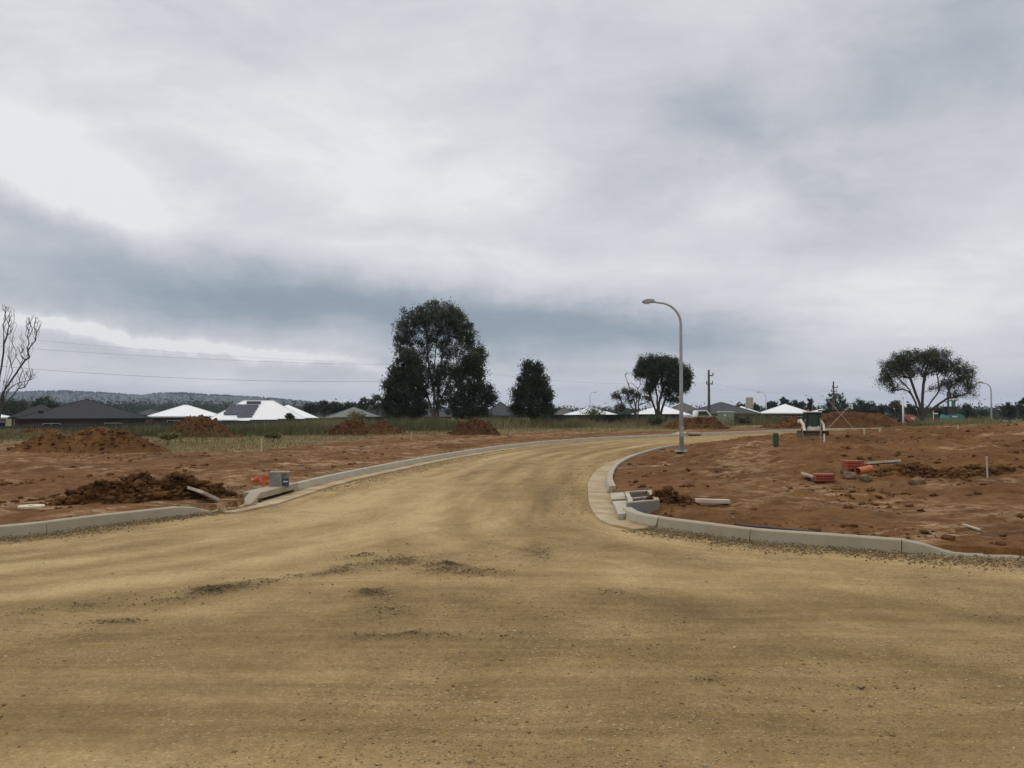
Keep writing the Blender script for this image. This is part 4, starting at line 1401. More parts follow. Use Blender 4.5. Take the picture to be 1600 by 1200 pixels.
# ---- woodland belts and hills
def make_hills():
    prof = [(-900, 606), (-400, 604), (-100, 610), (0, 611), (60, 608.5), (110, 608), (160, 611), (200, 614), (225, 615), (245, 611.5), (285, 611), (320, 613.5), (400, 617.5),
            (440, 621), (490, 626), (560, 629), (640, 633), (760, 637), (900, 638.5), (1300, 639), (1700, 636), (2400, 632)]
    px = np.array([p[0] for p in prof], float); py = np.array([p[1] for p in prof], float)
    n = 420
    q = np.linspace(-900, 2400, n)
    top = np.interp(q, px, py) - 0.8 * fbm(q, q * 0, 0.03, 3, 3)
    V = []
    Y0 = 2300.0
    rows = [(-0.42, 0.0), (-0.30, 0.12), (-0.2, 0.38), (-0.1, 0.72), (-0.03, 0.95), (0.0, 1.0), (0.08, 0.85), (0.25, 0.3), (0.45, 0.0)]
    for a, k in rows:
        Y = Y0 * (1 + a)
        x = (q - 800) / F_PX * Y
        z = (HOR - top) / F_PX * Y0 * k * (1 + 0.18 * fbm(x, x * 0 + Y, 0.006, 4, 8) * (k < 0.99)) - 4
        V.append(np.stack([x, np.full(n, Y), z], 1))
    V = np.vstack(V)
    t = np.clip(0.45 + 0.9 * fbm(V[:, 0], V[:, 1], 0.01, 4, 12), 0, 1)
    o = np_mesh('hills', V, grid_faces(n, len(rows)), M_HILL, smooth=True, attrs={'tint': t})
    o['kind'] = 'structure'
    rng = np.random.default_rng(9)
    m = 3800
    qx = rng.uniform(-300, 1000, m); a = rng.uniform(-0.34, 0.01, m)
    a = np.where(rng.random(m) < 0.25, rng.uniform(-0.02, 0.01, m), a)
    tp = np.interp(qx, px, py)
    ks = np.interp(a, [r[0] for r in rows], [r[1] for r in rows])
    Y = Y0 * (1 + a)
    z = (HOR - tp) / F_PX * Y0 * ks - 3
    sz = rng.uniform(4, 9, m)
    lumps('hill_woodland', np.stack([(qx - 800) / F_PX * Y, Y, z], 1), sz, M_DARKLEAF, 'oct', 0.8, 10, tint=rng.random(m))


def belt(name, x0, x1, Y0, Y1, n, top_fun, seed, mat, size):
    """a far wood as one mass of leaf clusters over the ground"""
    rng = np.random.default_rng(seed)
    q = rng.uniform(x0, x1, n); Y = rng.uniform(Y0, Y1, n)
    X = (q - 800) / F_PX * Y
    top = top_fun(q) + 2.0 * np.abs(vnoise(q * 0.11, q * 0, seed)) * 2 + 2.0 + 3.0 * vnoise(q * 0.035, q * 0 + 4, seed + 1)
    zt = CAM_H + (HOR - top) / F_PX * Y
    f = rng.random(n) ** 0.9
    z = -2.5 + (zt + 2.5) * f
    tips = np.stack([X, Y, z], 1)
    V, F, t = leaf_cloud(rng, tips, 14, size * 0.55, size * 0.75, 0.2)
    o = np_mesh(name, V, F, mat, attrs={'tint': t})
    o['kind'] = 'stuff'


make_hills()
belt('far_woodland', -150, 620, 420, 620, 2600, lambda q: np.interp(q, [-150, 0, 100, 200, 300, 420, 520, 620], [622, 624, 628, 630, 630, 632, 635, 634]), 501, M_DARKLEAF, 2.6)
belt('far_woodland', 560, 1180, 380, 520, 1500, lambda q: np.full(q.shape, 639.0), 502, M_DARKLEAF, 2.2)
belt('far_woodland', 1130, 1800, 300, 430, 2600, lambda q: np.full(q.shape, 638.0), 503, M_DARKLEAF, 2.0)


# ------------------------------------------------------------------ houses
def hip(mb, x0, x1, y0, y1, ze, zr, ridge0=None, ridge1=None, t=0.12):
    """hip roof over a rectangle; the ridge runs along the longer side unless given"""
    w, d = x1 - x0, y1 - y0
    if ridge0 is None:
        if w >= d:
            ridge0, ridge1 = (x0 + d / 2, (y0 + y1) / 2), (x1 - d / 2, (y0 + y1) / 2)
        else:
            ridge0, ridge1 = ((x0 + x1) / 2, y0 + w / 2), ((x0 + x1) / 2, y1 - w / 2)
    V = [(x0, y0, ze), (x1, y0, ze), (x1, y1, ze), (x0, y1, ze), (*ridge0, zr), (*ridge1, zr)]
    V += [(x0, y0, ze - t), (x1, y0, ze - t), (x1, y1, ze - t), (x0, y1, ze - t)]
    if w >= d:
        F = [(0, 1, 5, 4), (1, 2, 5), (2, 3, 4, 5), (3, 0, 4)]
    else:
        F = [(0, 1, 4), (1, 2, 5, 4), (2, 3, 5), (3, 0, 4, 5)]
    F += [(0, 6, 7, 1), (1, 7, 8, 2), (2, 8, 9, 3), (3, 9, 6, 0), (6, 9, 8, 7)]
    return mb.add(V, F)


def add_window(root, x, y, z, w, h):
    f = MB()
    f.box((x, y, z + h / 2 + 0.02), (w + 0.1, 0.1, 0.06)); f.box((x, y, z - h / 2 - 0.02), (w + 0.1, 0.1, 0.06))
    f.box((x - w / 2 - 0.025, y, z), (0.05, 0.1, h)); f.box((x + w / 2 + 0.025, y, z), (0.05, 0.1, h)); f.box((x, y, z), (0.04, 0.09, h))
    fr = f.build('window', M_TRIM, root)
    MB().box((x, y + 0.02, z), (w, 0.02, h)).build('pane', M_GLASS, fr)


def house(px0, px1, eave_py, ridge_py, Y, depth, roof, wall, label, over=0.6, wings=(), wins=(), group='single storey houses behind the site'):
    a, b = atd(px0, eave_py, Y), atd(px1, eave_py, Y)
    x0, x1, ze = a[0], b[0], a[2]
    cx = (x0 + x1) / 2
    yr = Y + depth / 2
    zr = atd(0, ridge_py, yr)[2]
    zg = gz(cx, Y + 2) - 0.2
    th = math.atan2(cx, Y)
    cth = math.cos(th)
    root = empty('house', (cx, Y, zg), -th, label, 'house', group)
    W = (x1 - x0) * cth
    ez, rz_ = ze - zg, zr - zg
    MB().box((0, depth / 2, (ez - 0.06) / 2), (W - 2 * over, depth - 2 * over, ez - 0.06)).build('wall', wall, root)
    r = hip(MB(), -W / 2, W / 2, 0, depth, ez, rz_).build('roof', roof, root)
    # ridge and hip capping
    d = depth
    if W >= d:
        e0, e1 = (-W / 2 + d / 2, d / 2, rz_), (W / 2 - d / 2, d / 2, rz_)
    else:
        e0, e1 = (0, W / 2, rz_), (0, d - W / 2, rz_)
    cap = MB()
    if W > d * 1.02 or W < d * 0.98:
        cap.path([e0, e1], 0.055, 5)
    for p, q in (((-W / 2, 0, ez), e0), ((W / 2, 0, ez), e1 if W >= d else e0)):
        cap.path([p, q], 0.05, 5)
    cap.build('ridge_cap', roof, r)
    MB().box((0, -0.05, ez - 0.09), (W + 0.1, 0.11, 0.13)).build('gutter', roof if roof != M_WHITEROOF else M_TRIM, root)
    for wx0, wx1, wy0, wy1, e_, r_ in wings:     # wings in px for x, metres in depth
        A, B = atd(wx0, e_, Y), atd(wx1, e_, Y)
        zt = atd(0, r_, Y + (wy0 + min(wy1, wy0 + (B[0] - A[0]) / 2)))[2]
        hip(MB(), (A[0] - cx) * cth, (B[0] - cx) * cth, wy0, wy1, A[2] - zg, zt - zg).build('roof', roof, root)
        MB().box((((A[0] + B[0]) / 2 - cx) * cth, (wy0 + wy1) / 2, (A[2] - zg) / 2 - .04), ((B[0] - A[0]) * cth - 2 * over, wy1 - wy0 - 2 * over, A[2] - zg - .08)).build('wall', wall, root)
    for k in wins:
        add_window(root, k * W / 2, over - 0.03, ez - 1.1, 1.5, 1.1)
    root['_dims'] = (W, depth, ez, rz_)
    return root


h1 = house(28, 241, 653.5, 624, 86, 13.0, M_DARKROOF, M_BRICKWALL, 'house with broad charcoal hip roof at the left', wings=((12, 106, 3.5, 12, 652, 632.5),), wins=(-0.5, 0.4))
# whirly roof vent of the charcoal roof
vx = atd(64, 645, 86)
vx[0] = h1.location.x + (vx[0] - h1.location.x) * math.cos(h1.rotation_euler.z)
vent = MB().path([(vx[0] - h1.location.x, 2.0, vx[2] - h1.location.z - .25), (vx[0] - h1.location.x, 2.0, vx[2] - h1.location.z + .1)], 0.16, 10)
vent.path([(vx[0] - h1.location.x, 2.0, vx[2] - h1.location.z + .0), (vx[0] - h1.location.x, 2.0, vx[2] - h1.location.z + .18), (vx[0] - h1.location.x, 2.0, vx[2] - h1.location.z + .36)], [.2, .30, .14], 12)
vent.build('roof_vent', M_BLACK, h1, True)
house(-150, 23, 652, 636, 84, 10.0, M_WHITEROOF, M_CREAM, 'house with white roof cut off by the left picture edge', wins=(0.7,))
house(231, 350, 650, 633, 98, 8.0, M_WHITEROOF, M_BRICKWALL, 'smaller white roofed house left of the solar panels', wins=(-0.3, 0.4))
house(208, 262, 648, 638.5, 125, 6.0, M_GREYROOF, M_BRICKWALL, 'small grey roof peeping out between charcoal and white roofs')
h2 = house(325, 482, 655.5, 626, 94, 7.6, M_WHITEROOF, M_CREAM, 'white roofed house carrying dark solar panels',
           wings=((400, 506, 2.0, 12.0, 655, 632.5), (372, 415, -1.2, 6, 657, 652.5)))


def solar(root, W, depth, ez, rz_):
    """panels lie on the front slope, a row of parts"""
    sl = math.atan2(rz_ - ez, depth / 2)
    n = 0
    cols = [(i, r) for r in (1, 2, 3, 4) for i in range(4)] + [(2, 0), (3, 0)]
    x_off = (atd(353, 640, 94)[0] - root.location.x) * math.cos(root.rotation_euler.z)
    L = (depth / 2) / math.cos(sl)
    pw, ph = 0.80, 0.56
    M = Matrix.Rotation(sl, 3, 'X')
    for i, r in cols:
        u = L * 0.16 + r * (ph + 0.02)
        c = Vector((x_off + i * (pw + 0.02) + r * 0.17, u * math.cos(sl), ez + u * math.sin(sl)))
        c += M @ Vector((0, 0, 0.09))
        p = MB().box(c, (pw, ph, 0.045), M).build('solar_panel', M_SOLAR, root)
    c = Vector((x_off + 3.0, L * .86 * math.cos(sl), ez + L * .86 * math.sin(sl))) + M @ Vector((0, 0, .1))
    MB().box(c, (1.6, 0.35, 0.16), M).build('water_heater', M_GREYROOF, root)


solar(h2, *h2['_dims'])
house(500, 606, 655, 636, 108, 9.0, M_OLIVEROOF, M_BRICKWALL, 'house with dull olive roof right of the solar roof')
house(655, 712, 651, 640, 112, 8, M_GREYROOF, M_CREAM, 'cream walled house seen through the middle tree clump', wins=(-.4, .3))
house(752, 812, 649, 628, 104, 9.0, M_GREYROOF, M_BRICKWALL, 'steep grey roofed house between clump and dome tree')
house(858, 905, 650, 636, 118, 7, M_BROWNROOF, M_BRICKWALL, 'dark brown roofed house right of the dome tree')
house(881, 965, 648, 636.5, 108, 8, M_WHITEROOF, M_BRICKWALL, 'low white roofed house behind the sparse crooked gum')
house(985, 1080, 648, 633, 100, 9, M_WHITEROOF, M_BRICKWALL, 'white roofed house behind the umbrella-crowned gum')
house(1030, 1105, 646, 629.5, 112, 9, M_BROWNROOF, M_BRICKWALL, 'dark brown roofed house behind the street lamp post')
h3 = house(1066, 1188, 646, 628.5, 106, 9.5, M_GREYROOF, M_BRICKWALL, 'long grey roofed house with square brick chimney', wins=(.62,))
cxx = atd(1152, 630, 112)[0] - h3.location.x
W3 = h3['_dims']
MB().box((cxx, 6.5, W3[3] - 0.1), (0.95, 0.8, 1.5)).build('chimney', M_CREAM, h3)
house(1186, 1268, 645, 631.5, 118, 8, M_WHITEROOF, M_BRICKWALL, 'white gable roofed house left of and behind the skid loader', wins=(0.1, .6))
house(1128, 1190, 645.5, 635, 125, 7, M_WHITEROOF, M_BRICKWALL, 'white roof edge showing behind the long grey roof')
house(1262, 1304, 644, 639.5, 150, 6, M_WHITEROOF, M_BRICKWALL, 'small pale roof appearing just above the loader cab')
house(1352, 1396, 648, 641, 150, 8, M_GREYROOF, M_BRICKWALL, 'grey roofed house above the right end of the stockpile')
for o in bpy.data.objects:
    if '_dims' in o: del o['_dims']


# ---- fences
def fence(p0, p1, h, label, mat=M_FENCE, n=None):
    p0, p1 = np.array(p0, float), np.array(p1, float)
    L = np.linalg.norm(p1 - p0)
    n = n or int(L / 2.4)
    zb = gz(*p0)
    root = empty('sheet_fence', (p0[0], p0[1], zb), math.atan2(p1[1] - p0[1], p1[0] - p0[0]), label, 'fence')
    st = L / n
    zz = [gz(*(p0 + (p1 - p0) * i / n)) - zb for i in range(n + 1)]
    zz = np.convolve(np.pad(zz, 3, mode='edge'), np.ones(7) / 7, 'valid')
    prof = []
    for i in range(n):
        V = []; F = []
        m = 12
        za = (zz[i] + zz[i + 1]) / 2
        for k in range(m + 1):
            u = i * st + 0.04 + (st - 0.08) * k / m
            o = 0.022 if k % 2 else -0.022
            V += [(u, o, za - 0.1), (u, o, za + h)]
        for k in range(m):
            F.append((2 * k, 2 * k + 2, 2 * k + 3, 2 * k + 1))
        V2 = [(v[0], v[1] + 0.012, v[2]) for v in V]
        b = len(V)
        F += [tuple(q + b for q in f[::-1]) for f in F]
        for k in range(m):
            F.append((2 * k + 1, 2 * k + 3, 2 * k + 3 + b, 2 * k + 1 + b))
        pan = MB().add(V + V2, F).build('fence_panel', mat, root)
        MB().box((i * st + st / 2, 0.005, za + h), (st - 0.07, 0.07, 0.05)).build('rail', mat, pan)
    for i in range(n + 1):
        MB().box((i * st, 0, zz[i] + h / 2), (0.06, 0.08, h + 0.06)).build('post', mat, root)


fence((-56, 71), (-9.5, 79), 1.32, 'long dark green sheet fence before the white and charcoal roofs')
fence((2.0, 84), (18.5, 90), 1.1, 'dark sheet fence behind the weeds below the low white roof', M_DARKROOF)
fence((35.5, 96), (44, 98), 1.5, 'dark sheet fence in front of the white gable house', M_DARKROOF)
fence((76, 108), (98, 112), 1.5, 'brown sheet fence reaching right from the teal excavator', M_BROWNROOF)


# ------------------------------------------------------------------ poles, lamps and wires
def street_lamp(px, base_py, top_py, Y, label, arm_px, side, white=False, foot=None):
    p = atd(px, base_py, Y)
    zg = gz(p[0], Y) if foot is None else foot
    H = atd(px, top_py, Y)[2] - zg
    root = empty('street_lamp', (p[0], Y, zg), 0, label, 'street lamp', 'street lamps along the roads')
    A = arm_px * Y / F_PX
    r = min(A * 0.62, H * 0.17)
    mat = M_GALV if not white else M_WHITEPAINT
    pts = [(0, 0, 0.02), (0, 0, H * 0.4), (0, 0, H - r)]
    rad = [0.070, 0.056, 0.042]
    for k in range(1, 9):
        a = math.pi / 2 * k / 8
        pts.append((side * (r - r * math.cos(a)), 0, H - r + r * math.sin(a) * 0.97)); rad.append(0.041 - 0.0014 * k)
    pts.append((side * (A * 0.82), 0, H + 0.02)); rad.append(0.03)
    pl = MB().path(pts, rad, 14).build('pole', mat, root, True)
    MB().box((0, 0, 0.015), (0.36, 0.36, 0.03)).build('base_plate', M_GALV, root, bevel=0.004)
    for sx in (-1, 1):
        for sy in (-1, 1):
            MB().path([(sx * .13, sy * .13, .02), (sx * .13, sy * .13, .085)], 0.016, 6).build('bolt', M_GALV, root)
    MB().box((0.0, -0.078, 0.62), (0.09, 0.02, 0.32)).build('access_cover', M_GALV, pl, bevel=0.004)
    L = 0.36 if Y < 50 else 0.5
    hd = MB()
    hd.prism([(-L * .55, 0.0), (-L * .5, 0.04), (-L * .1, 0.08), (L * .42, 0.07), (L * .5, 0.03), (L * .5, -0.03), (-L * .5, -0.03)], 'y', -0.10, 0.10)
    V = [(side * (-v[0]) * -1 + side * A * 0.92 - side * 0.0, v[1], v[2] + H + 0.01) for v in hd.v]
    hd.v = [(side * A * 0.9 - side * v[0] * 1.0, v[1], v[2] + H + 0.01) for v in hd.v]
    h = hd.build('lamp_head', simple('lamp_grey', (0.36, 0.37, 0.38), 0.5, var=0.1), root, bevel=0.01)
    MB().box((side * A * 0.95, 0, H - 0.03), (L * .5, 0.15, 0.05)).build('lens', simple('lamp_lens', (0.55, 0.57, 0.58), 0.15, var=0.05), h, bevel=0.012)
    return root


lamp_p = G(1065, 706)
street_lamp(1065, 706, 472, lamp_p[1], 'tall galvanised street lamp standing on the bare corner lot', 56, -1)
street_lamp(922, 660, 613, 150, 'thin distant lamp above the low white roof', 9, 1)
street_lamp(1197, 660, 613, 130, 'distant lamp at left peak of the white gable house', 13, -1)
street_lamp(1270, 662, 618, 150, 'distant lamp rising behind the skid loader', 11, -1)
street_lamp(1549.5, 668, 598, 62, 'lamp by the right edge with arm toward the spreading tree', 20, -1)
street_lamp(898, 655, 628, 260, 'faintest tiny lamp left of the low white roof', 5, 1)


def power_pole(px, base_py, top_py, Y, arms, label, h_off=0.0):
    p = atd(px, base_py, Y)
    zg = gz(p[0], Y)
    H = atd(px, top_py, Y)[2] - zg
    root = empty('power_pole', (p[0], Y, zg), 0.0, label, 'power pole', 'timber power poles')
    MB().path([(0, 0, -0.3), (0, 0, H * .5), (0, 0, H)], [0.19, 0.16, 0.12], 10).build('pole', M_POLEWOOD, root, True)
    for k, (apy, hw, sh, ins) in enumerate(arms):
        z = atd(0, apy, Y)[2] - zg
        w = hw * Y / F_PX; sx = sh * Y / F_PX
        a = MB().box((sx, -0.17, z), (2 * w, 0.11, 0.13)).build('crossarm', M_POLEWOOD, root)
        for q in ins:
            MB().path([(sx + q * w, -0.17, z + .06), (sx + q * w, -0.17, z + .2), (sx + q * w, -0.17, z + .36)], [0.035, 0.08, 0.05], 8).build('insulator', M_CERAMIC, a)
    return root


power_pole(1108, 660, 578, 100, [(587, 3.5, 3.0, (0.9,)), (600, 5, 0.5, (-.9, .9))], 'power pole with one-sided upper arm right of the street lamp')
power_pole(1303, 662, 596, 140, [(605.5, 4.5, 1.5, (-.8, .9)), (611.5, 4.5, 0, (-.9, .9))], 'power pole with two crossarms in front of the tiered gum')
power_pole(1482, 662, 612, 115, [(618, 3, 0, (-.9, .9))], 'thin power pole seen through right limbs of the spreading tree')
power_pole(1492, 662, 624, 130, [(627, 4, -2, (-.9, .9))], 'short power pole directly behind the teal excavator')
power_pole(1530, 655, 628, 260, [(631, 2.5, 0, (-.9, .9))], 'faint distant power pole left of the right-hand lamp')
power_pole(684, 662, 571, 100, [(573, 5, 0, (-.9, .9)), (597, 5, 0, (-.9, .9))], 'power pole hidden inside the middle tree clump')


def wire(p, q, sag, label, r=0.017):
    p, q = np.array(p), np.array(q)
    n = 22
    pts = []
    for k in range(n + 1):
        t = k / n
        c = p + (q - p) * t
        c[2] -= sag * 4 * t * (1 - t)
        pts.append(tuple(c - p))
    o = MB().path(pts, r, 4, False).build('power_line', M_WIRE, None, True, loc=p)
    tag(o, label, 'power line', 'overhead power lines')


wire(atd(-130, 531, 84), atd(679, 571, 100), 0.55, 'upper overhead wire from bare tree to the middle clump', 0.012)
wire(atd(-130, 560, 84), atd(679, 594, 100), 0.95, 'lowest and boldest overhead wire above the hills', 0.018)
wire(atd(-130, 512, 84), atd(689, 571, 101), 0.65, 'faint topmost overhead wire crossing the pale cloud streak', 0.008)
wire(atd(679, 571, 100), atd(1104, 598, 100), 0.9, 'overhead wire from middle clump to one-armed power pole', 0.008)
wire(atd(1112, 598, 100), atd(1299, 610, 140), 0.9, 'overhead wire between the two tall power poles', 0.008)


# ------------------------------------------------------------------ machines
def skid_loader():
    p = G(1266, 686)
    s = p[1] / F_PX
    root = empty('skid_loader', (p[0] * (p[1] + 1.6) / p[1] + .06, p[1] + 1.6, gz(p[0], p[1] + 1.4)), math.radians(-9),
                 'cream and black skid steer loader with wide bucket lowered', 'loader')
    k = 40 * s / 1.75           # bucket width in the picture sets the size
    root.scale = (k, k, k * 1.02)
    # body
    b = MB()
    b.prism([(-0.6, 0.28), (-0.75, 0.5), (-0.7, 0.86), (0.9, 1.0), (1.35, 0.95), (1.42, 0.4), (1.2, 0.28)], 'x', -0.5, 0.5)
    b.build('body', M_CREAMPAINT, root, bevel=0.03)
    MB().box((0, -0.78, 0.80), (0.92, 0.06, 0.36)).build('front_panel', M_CREAMPAINT, root, bevel=0.01)
    # tracks on both sides
    for sx in (-1, 1):
        t = MB()
        pts = []
        for i in range(11):
            a = math.pi / 2 + math.pi * i / 10
            pts.append((-0.55 + 0.32 * math.cos(a), 0.34 + 0.32 * math.sin(a)))
        for i in range(11):
            a = -math.pi / 2 + math.pi * i / 10
            pts.append((0.95 + 0.32 * math.cos(a), 0.34 + 0.32 * math.sin(a)))
        t.prism(pts, 'x', sx * 0.54, sx * 0.86)
        tr = t.build('track', M_RUBBER, root)
        lug = MB()
        for i in range(12):
            lug.box((sx * 0.70, -0.55 + 1.5 * i / 11, 0.02), (0.33, 0.05, 0.05)); lug.box((sx * 0.70, -0.55 + 1.5 * i / 11, 0.665), (0.33, 0.05, 0.04))
        lug.build('tread', M_RUBBER, tr)
        for yy in (-0.55, -0.05, 0.45, 0.95):
            MB().path([(sx * 0.85, yy, 0.33), (sx * 0.885, yy, 0.33)], 0.2, 12).build('roller', M_STEEL, tr)
    # cab
    fr = MB()
    for sx in (-1, 1):
        fr.box((sx * 0.43, -0.62, 1.42), (0.18, 0.1, 1.12)); fr.box((sx * 0.46, 0.55, 1.42), (0.1, 0.1, 1.12))
        fr.box((sx * 0.46, -0.03, 1.94), (0.1, 1.07, 0.1)); fr.box((sx * 0.46, -0.03, 0.98), (0.1, 1.07, 0.12))
    fr.box((0, -0.62, 1.93), (0.82, 0.1, 0.12)); fr.box((0, -0.62, 0.93), (0.82, 0.1, 0.12)); fr.box((0, 0.55, 1.42), (0.82, 0.06, 1.1))
    cab = fr.build('cab', M_BLACK, root, bevel=0.012)
    MB().box((0, -0.62, 1.43), (0.67, 0.03, 0.87)).build('windscreen', M_CABGLASS, cab)
    for sx in (-1, 1):
        MB().box((sx * 0.46, -0.035, 1.46), (0.02, 1.05, 0.84)).build('side_window', M_CABGLASS, cab)
    MB().box((0, 0.1, 1.2), (0.5, 0.45, 0.6)).build('seat', M_BLACK, root, bevel=0.05)
    MB().box((0, -0.06, 2.03), (1.12, 1.42, 0.08)).build('roof', M_WHITEPAINT, root, bevel=0.02)
    MB().path([(-.25, .1, 2.06), (-.25, .1, 2.2)], .07, 10).build('beacon', M_ORANGE, root)
    # lift arms
    for sx in (-1, 1):
        a = MB()
        a.prism([(1.35, 1.2), (1.35, 1.45), (0.6, 1.52), (-0.55, 1.2), (-1.0, 0.55), (-1.12, 0.25), (-0.95, 0.22), (-0.8, 0.5), (-0.45, 1.02), (0.6, 1.3)], 'x', sx * 0.60, sx * 0.76)
        a.build('lift_arm', M_CREAMPAINT, root, bevel=0.02)
        MB().path([(sx * 0.68, 0.3, 0.75), (sx * 0.68, -0.6, 0.95)], 0.05, 8).build('cylinder', M_STEEL, root)
        MB().path([(sx * 0.3, -0.7, 0.98), (sx * 0.3, -0.78, 0.98)], 0.065, 10).build('headlight', M_TRIM, root)
    MB().box((0, -0.99, 0.33), (1.2, 0.12, 0.16)).build('crossbar', M_STEEL, root)
    # bucket: a curved shell with cheeks, cutting edge and teeth
    prof = [(-1.92, 0.06), (-1.28, 0.05), (-1.1, 0.16), (-1.03, 0.4), (-1.08, 0.62), (-1.24, 0.74), (-1.27, 0.70), (-1.13, 0.58), (-1.09, 0.4), (-1.15, 0.21), (-1.3, 0.10), (-1.92, 0.10)]
    bu = MB().prism(prof, 'x', -0.875, 0.875).build('bucket', M_STEEL, root)
    for sx in (-1, 1):
        MB().prism([(-1.9, 0.05), (-1.28, 0.05), (-1.1, 0.16), (-1.03, 0.4), (-1.08, 0.62), (-1.24, 0.74), (-1.45, 0.55), (-1.85, 0.16)], 'x', sx * 0.878, sx * 0.91).build('cheek_plate', M_STEEL, bu)
    MB().box((0, -1.95, 0.08), (1.76, 0.16, 0.035)).build('cutting_edge', M_STEEL, bu)
    return root


skid_loader()


def excavator(px, base_py, Y, wpx, label, paint, yaw, boom_px, mirrored=1):
    p = atd(px, base_py, Y)
    zg = gz(p[0], Y)
    k = wpx * Y / F_PX / 2.1
    root = empty('excavator', (p[0], Y, zg), yaw, label, 'excavator', 'excavators parked beyond the site')
    root.scale = (k, k, k)
    m = mirrored
    for sy in (-1, 1):
        t = MB()
        pts = [(-0.9 + 0.27 * math.cos(math.pi / 2 + math.pi * i / 8), 0.29 + 0.27 * math.sin(math.pi / 2 + math.pi * i / 8)) for i in range(9)]
        pts += [(0.9 + 0.27 * math.cos(-math.pi / 2 + math.pi * i / 8), 0.29 + 0.27 * math.sin(-math.pi / 2 + math.pi * i / 8)) for i in range(9)]
        tr = t.prism(pts, 'y', sy * 0.5, sy * 0.86).build('track', M_RUBBER, root)
        for x in (-.9, 0, .9):
            MB().path([(x, sy * .84, .29), (x, sy * .89, .29)], .18, 10).build('roller', M_STEEL, tr)
    MB().path([(0, 0, .4), (0, 0, .66)], .45, 16).build('turntable', M_BLACK, root)
    b = MB()
    b.prism([(-0.85, 0.66), (-0.95, 0.95), (-0.8, 1.38), (0.45, 1.45), (0.95, 1.28), (1.13, 0.98), (1.08, 0.66)], 'y', -0.8, 0.8)
    body = b.build('body', paint, root, bevel=0.05)
    MB().box((-0.2, -0.815, 1.18), (0.62, 0.012, 0.14)).build('body_stripe', M_WHITEPAINT, body)
    MB().box((1.125, 0, .8), (0.1, 1.3, 0.22)).build('counterweight', M_BLACK, root, bevel=0.03)
    c = MB()
    for x, yv in ((-0.9, -0.75), (-0.9, 0.0), (0.05, -0.75), (0.05, 0.0)):
        c.box((x, yv, 1.82), (0.09, 0.09, 0.9))
    c.box((-0.42, -0.375, 2.28), (1.1, 0.9, 0.08)); c.box((-0.42, -0.75, 1.46), (0.9, 0.06, 0.14)); c.box((-0.42, 0.0, 1.46), (0.9, 0.06, 0.14))
    cab = c.build('cab', simple('dark_' + paint.name, (0.035, 0.06, 0.06), 0.5), root, bevel=0.015)
    for nm, ctr, size in (('side_window', (-0.42, -0.75, 1.9), (0.86, 0.02, 0.74)), ('windscreen', (-0.9, -0.375, 1.9), (0.02, 0.66, 0.74)), ('rear_window', (0.05, -0.375, 1.9), (0.02, 0.66, 0.74))):
        MB().box(ctr, size).build(nm, M_GLASS, cab)
    # boom raised upright in front of the cab, stick hanging
    bm = MB().path([(0.28, 0.3, 1.35), (0.42, 0.3, 2.3), (0.38, 0.3, 3.0)], [0.17, 0.15, 0.11], 4).build('boom', paint, root)
    MB().path([(0.38, 0.3, 3.0), (0.1, 0.3, 3.02), (-0.5, 0.3, 2.8)], [0.1, 0.09, 0.07], 4).build('stick', paint, bm)
    MB().path([(0.62, 0.3, 1.5), (0.52, 0.3, 2.4)], 0.05, 8).build('cylinder', M_STEEL, bm)
    return root


excavator(1487, 668.5, 72, 29, 'teal excavator with raised boom right of the spreading tree', M_TEAL, 0.15, 0)


def red_roller():
    """red site machine half hidden behind the white post: drum, hood, seat frame"""
    Y = 76
    p = atd(1419, 664, Y)
    root = empty('site_roller', (p[0], Y, gz(p[0], Y) - 0.0), 0.25, 'red site machine half hidden left of the spreading tree trunk', 'roller')
    root.scale = (.72, .72, .72)
    MB().prism([(-0.7, 0.75), (-0.85, 1.25), (-0.2, 1.55), (0.65, 1.35), (1.15, 0.85), (0.9, 0.55)], 'y', -0.55, 0.55).build('hood', M_RED, root, bevel=0.05)
    MB().path([(0.75, -.6, .45), (0.75, .6, .45)], .45, 20).build('drum', M_STEEL, root)
    for sy in (-1, 1):
        w = MB().path([(-1.0, sy * .4, .48), (-1.0, sy * .7, .48)], .48, 18).build('wheel', M_RUBBER, root)
        MB().path([(-1.0, sy * .70, .48), (-1.0, sy * .73, .48)], .24, 12).build('rim', M_RED, w)
    MB().prism([(0.35, 0.4), (0.35, 0.9), (1.35, 0.75), (1.35, 0.4)], 'y', .62, .70).build('drum_frame', M_RED, root)
    fr = MB()
    for x in (-1.3, -0.5):
        for yv in (-.5, .5):
            fr.box((x, yv, 1.65), (.08, .08, 1.3))
    fr.box((-.9, 0, 2.32), (1.1, 1.2, .08))
    fr.build('roll_frame', M_BLACK, root)
    MB().box((-.95, 0, 1.15), (.5, .5, .5)).build('seat', M_BLACK, root, bevel=.05)
    MB().box((0.25, -0.56, 1.05), (.5, .02, .22), Matrix.Rotation(.2, 3, 'Y')).build('side_decal', M_WHITEPAINT, root)


red_roller()


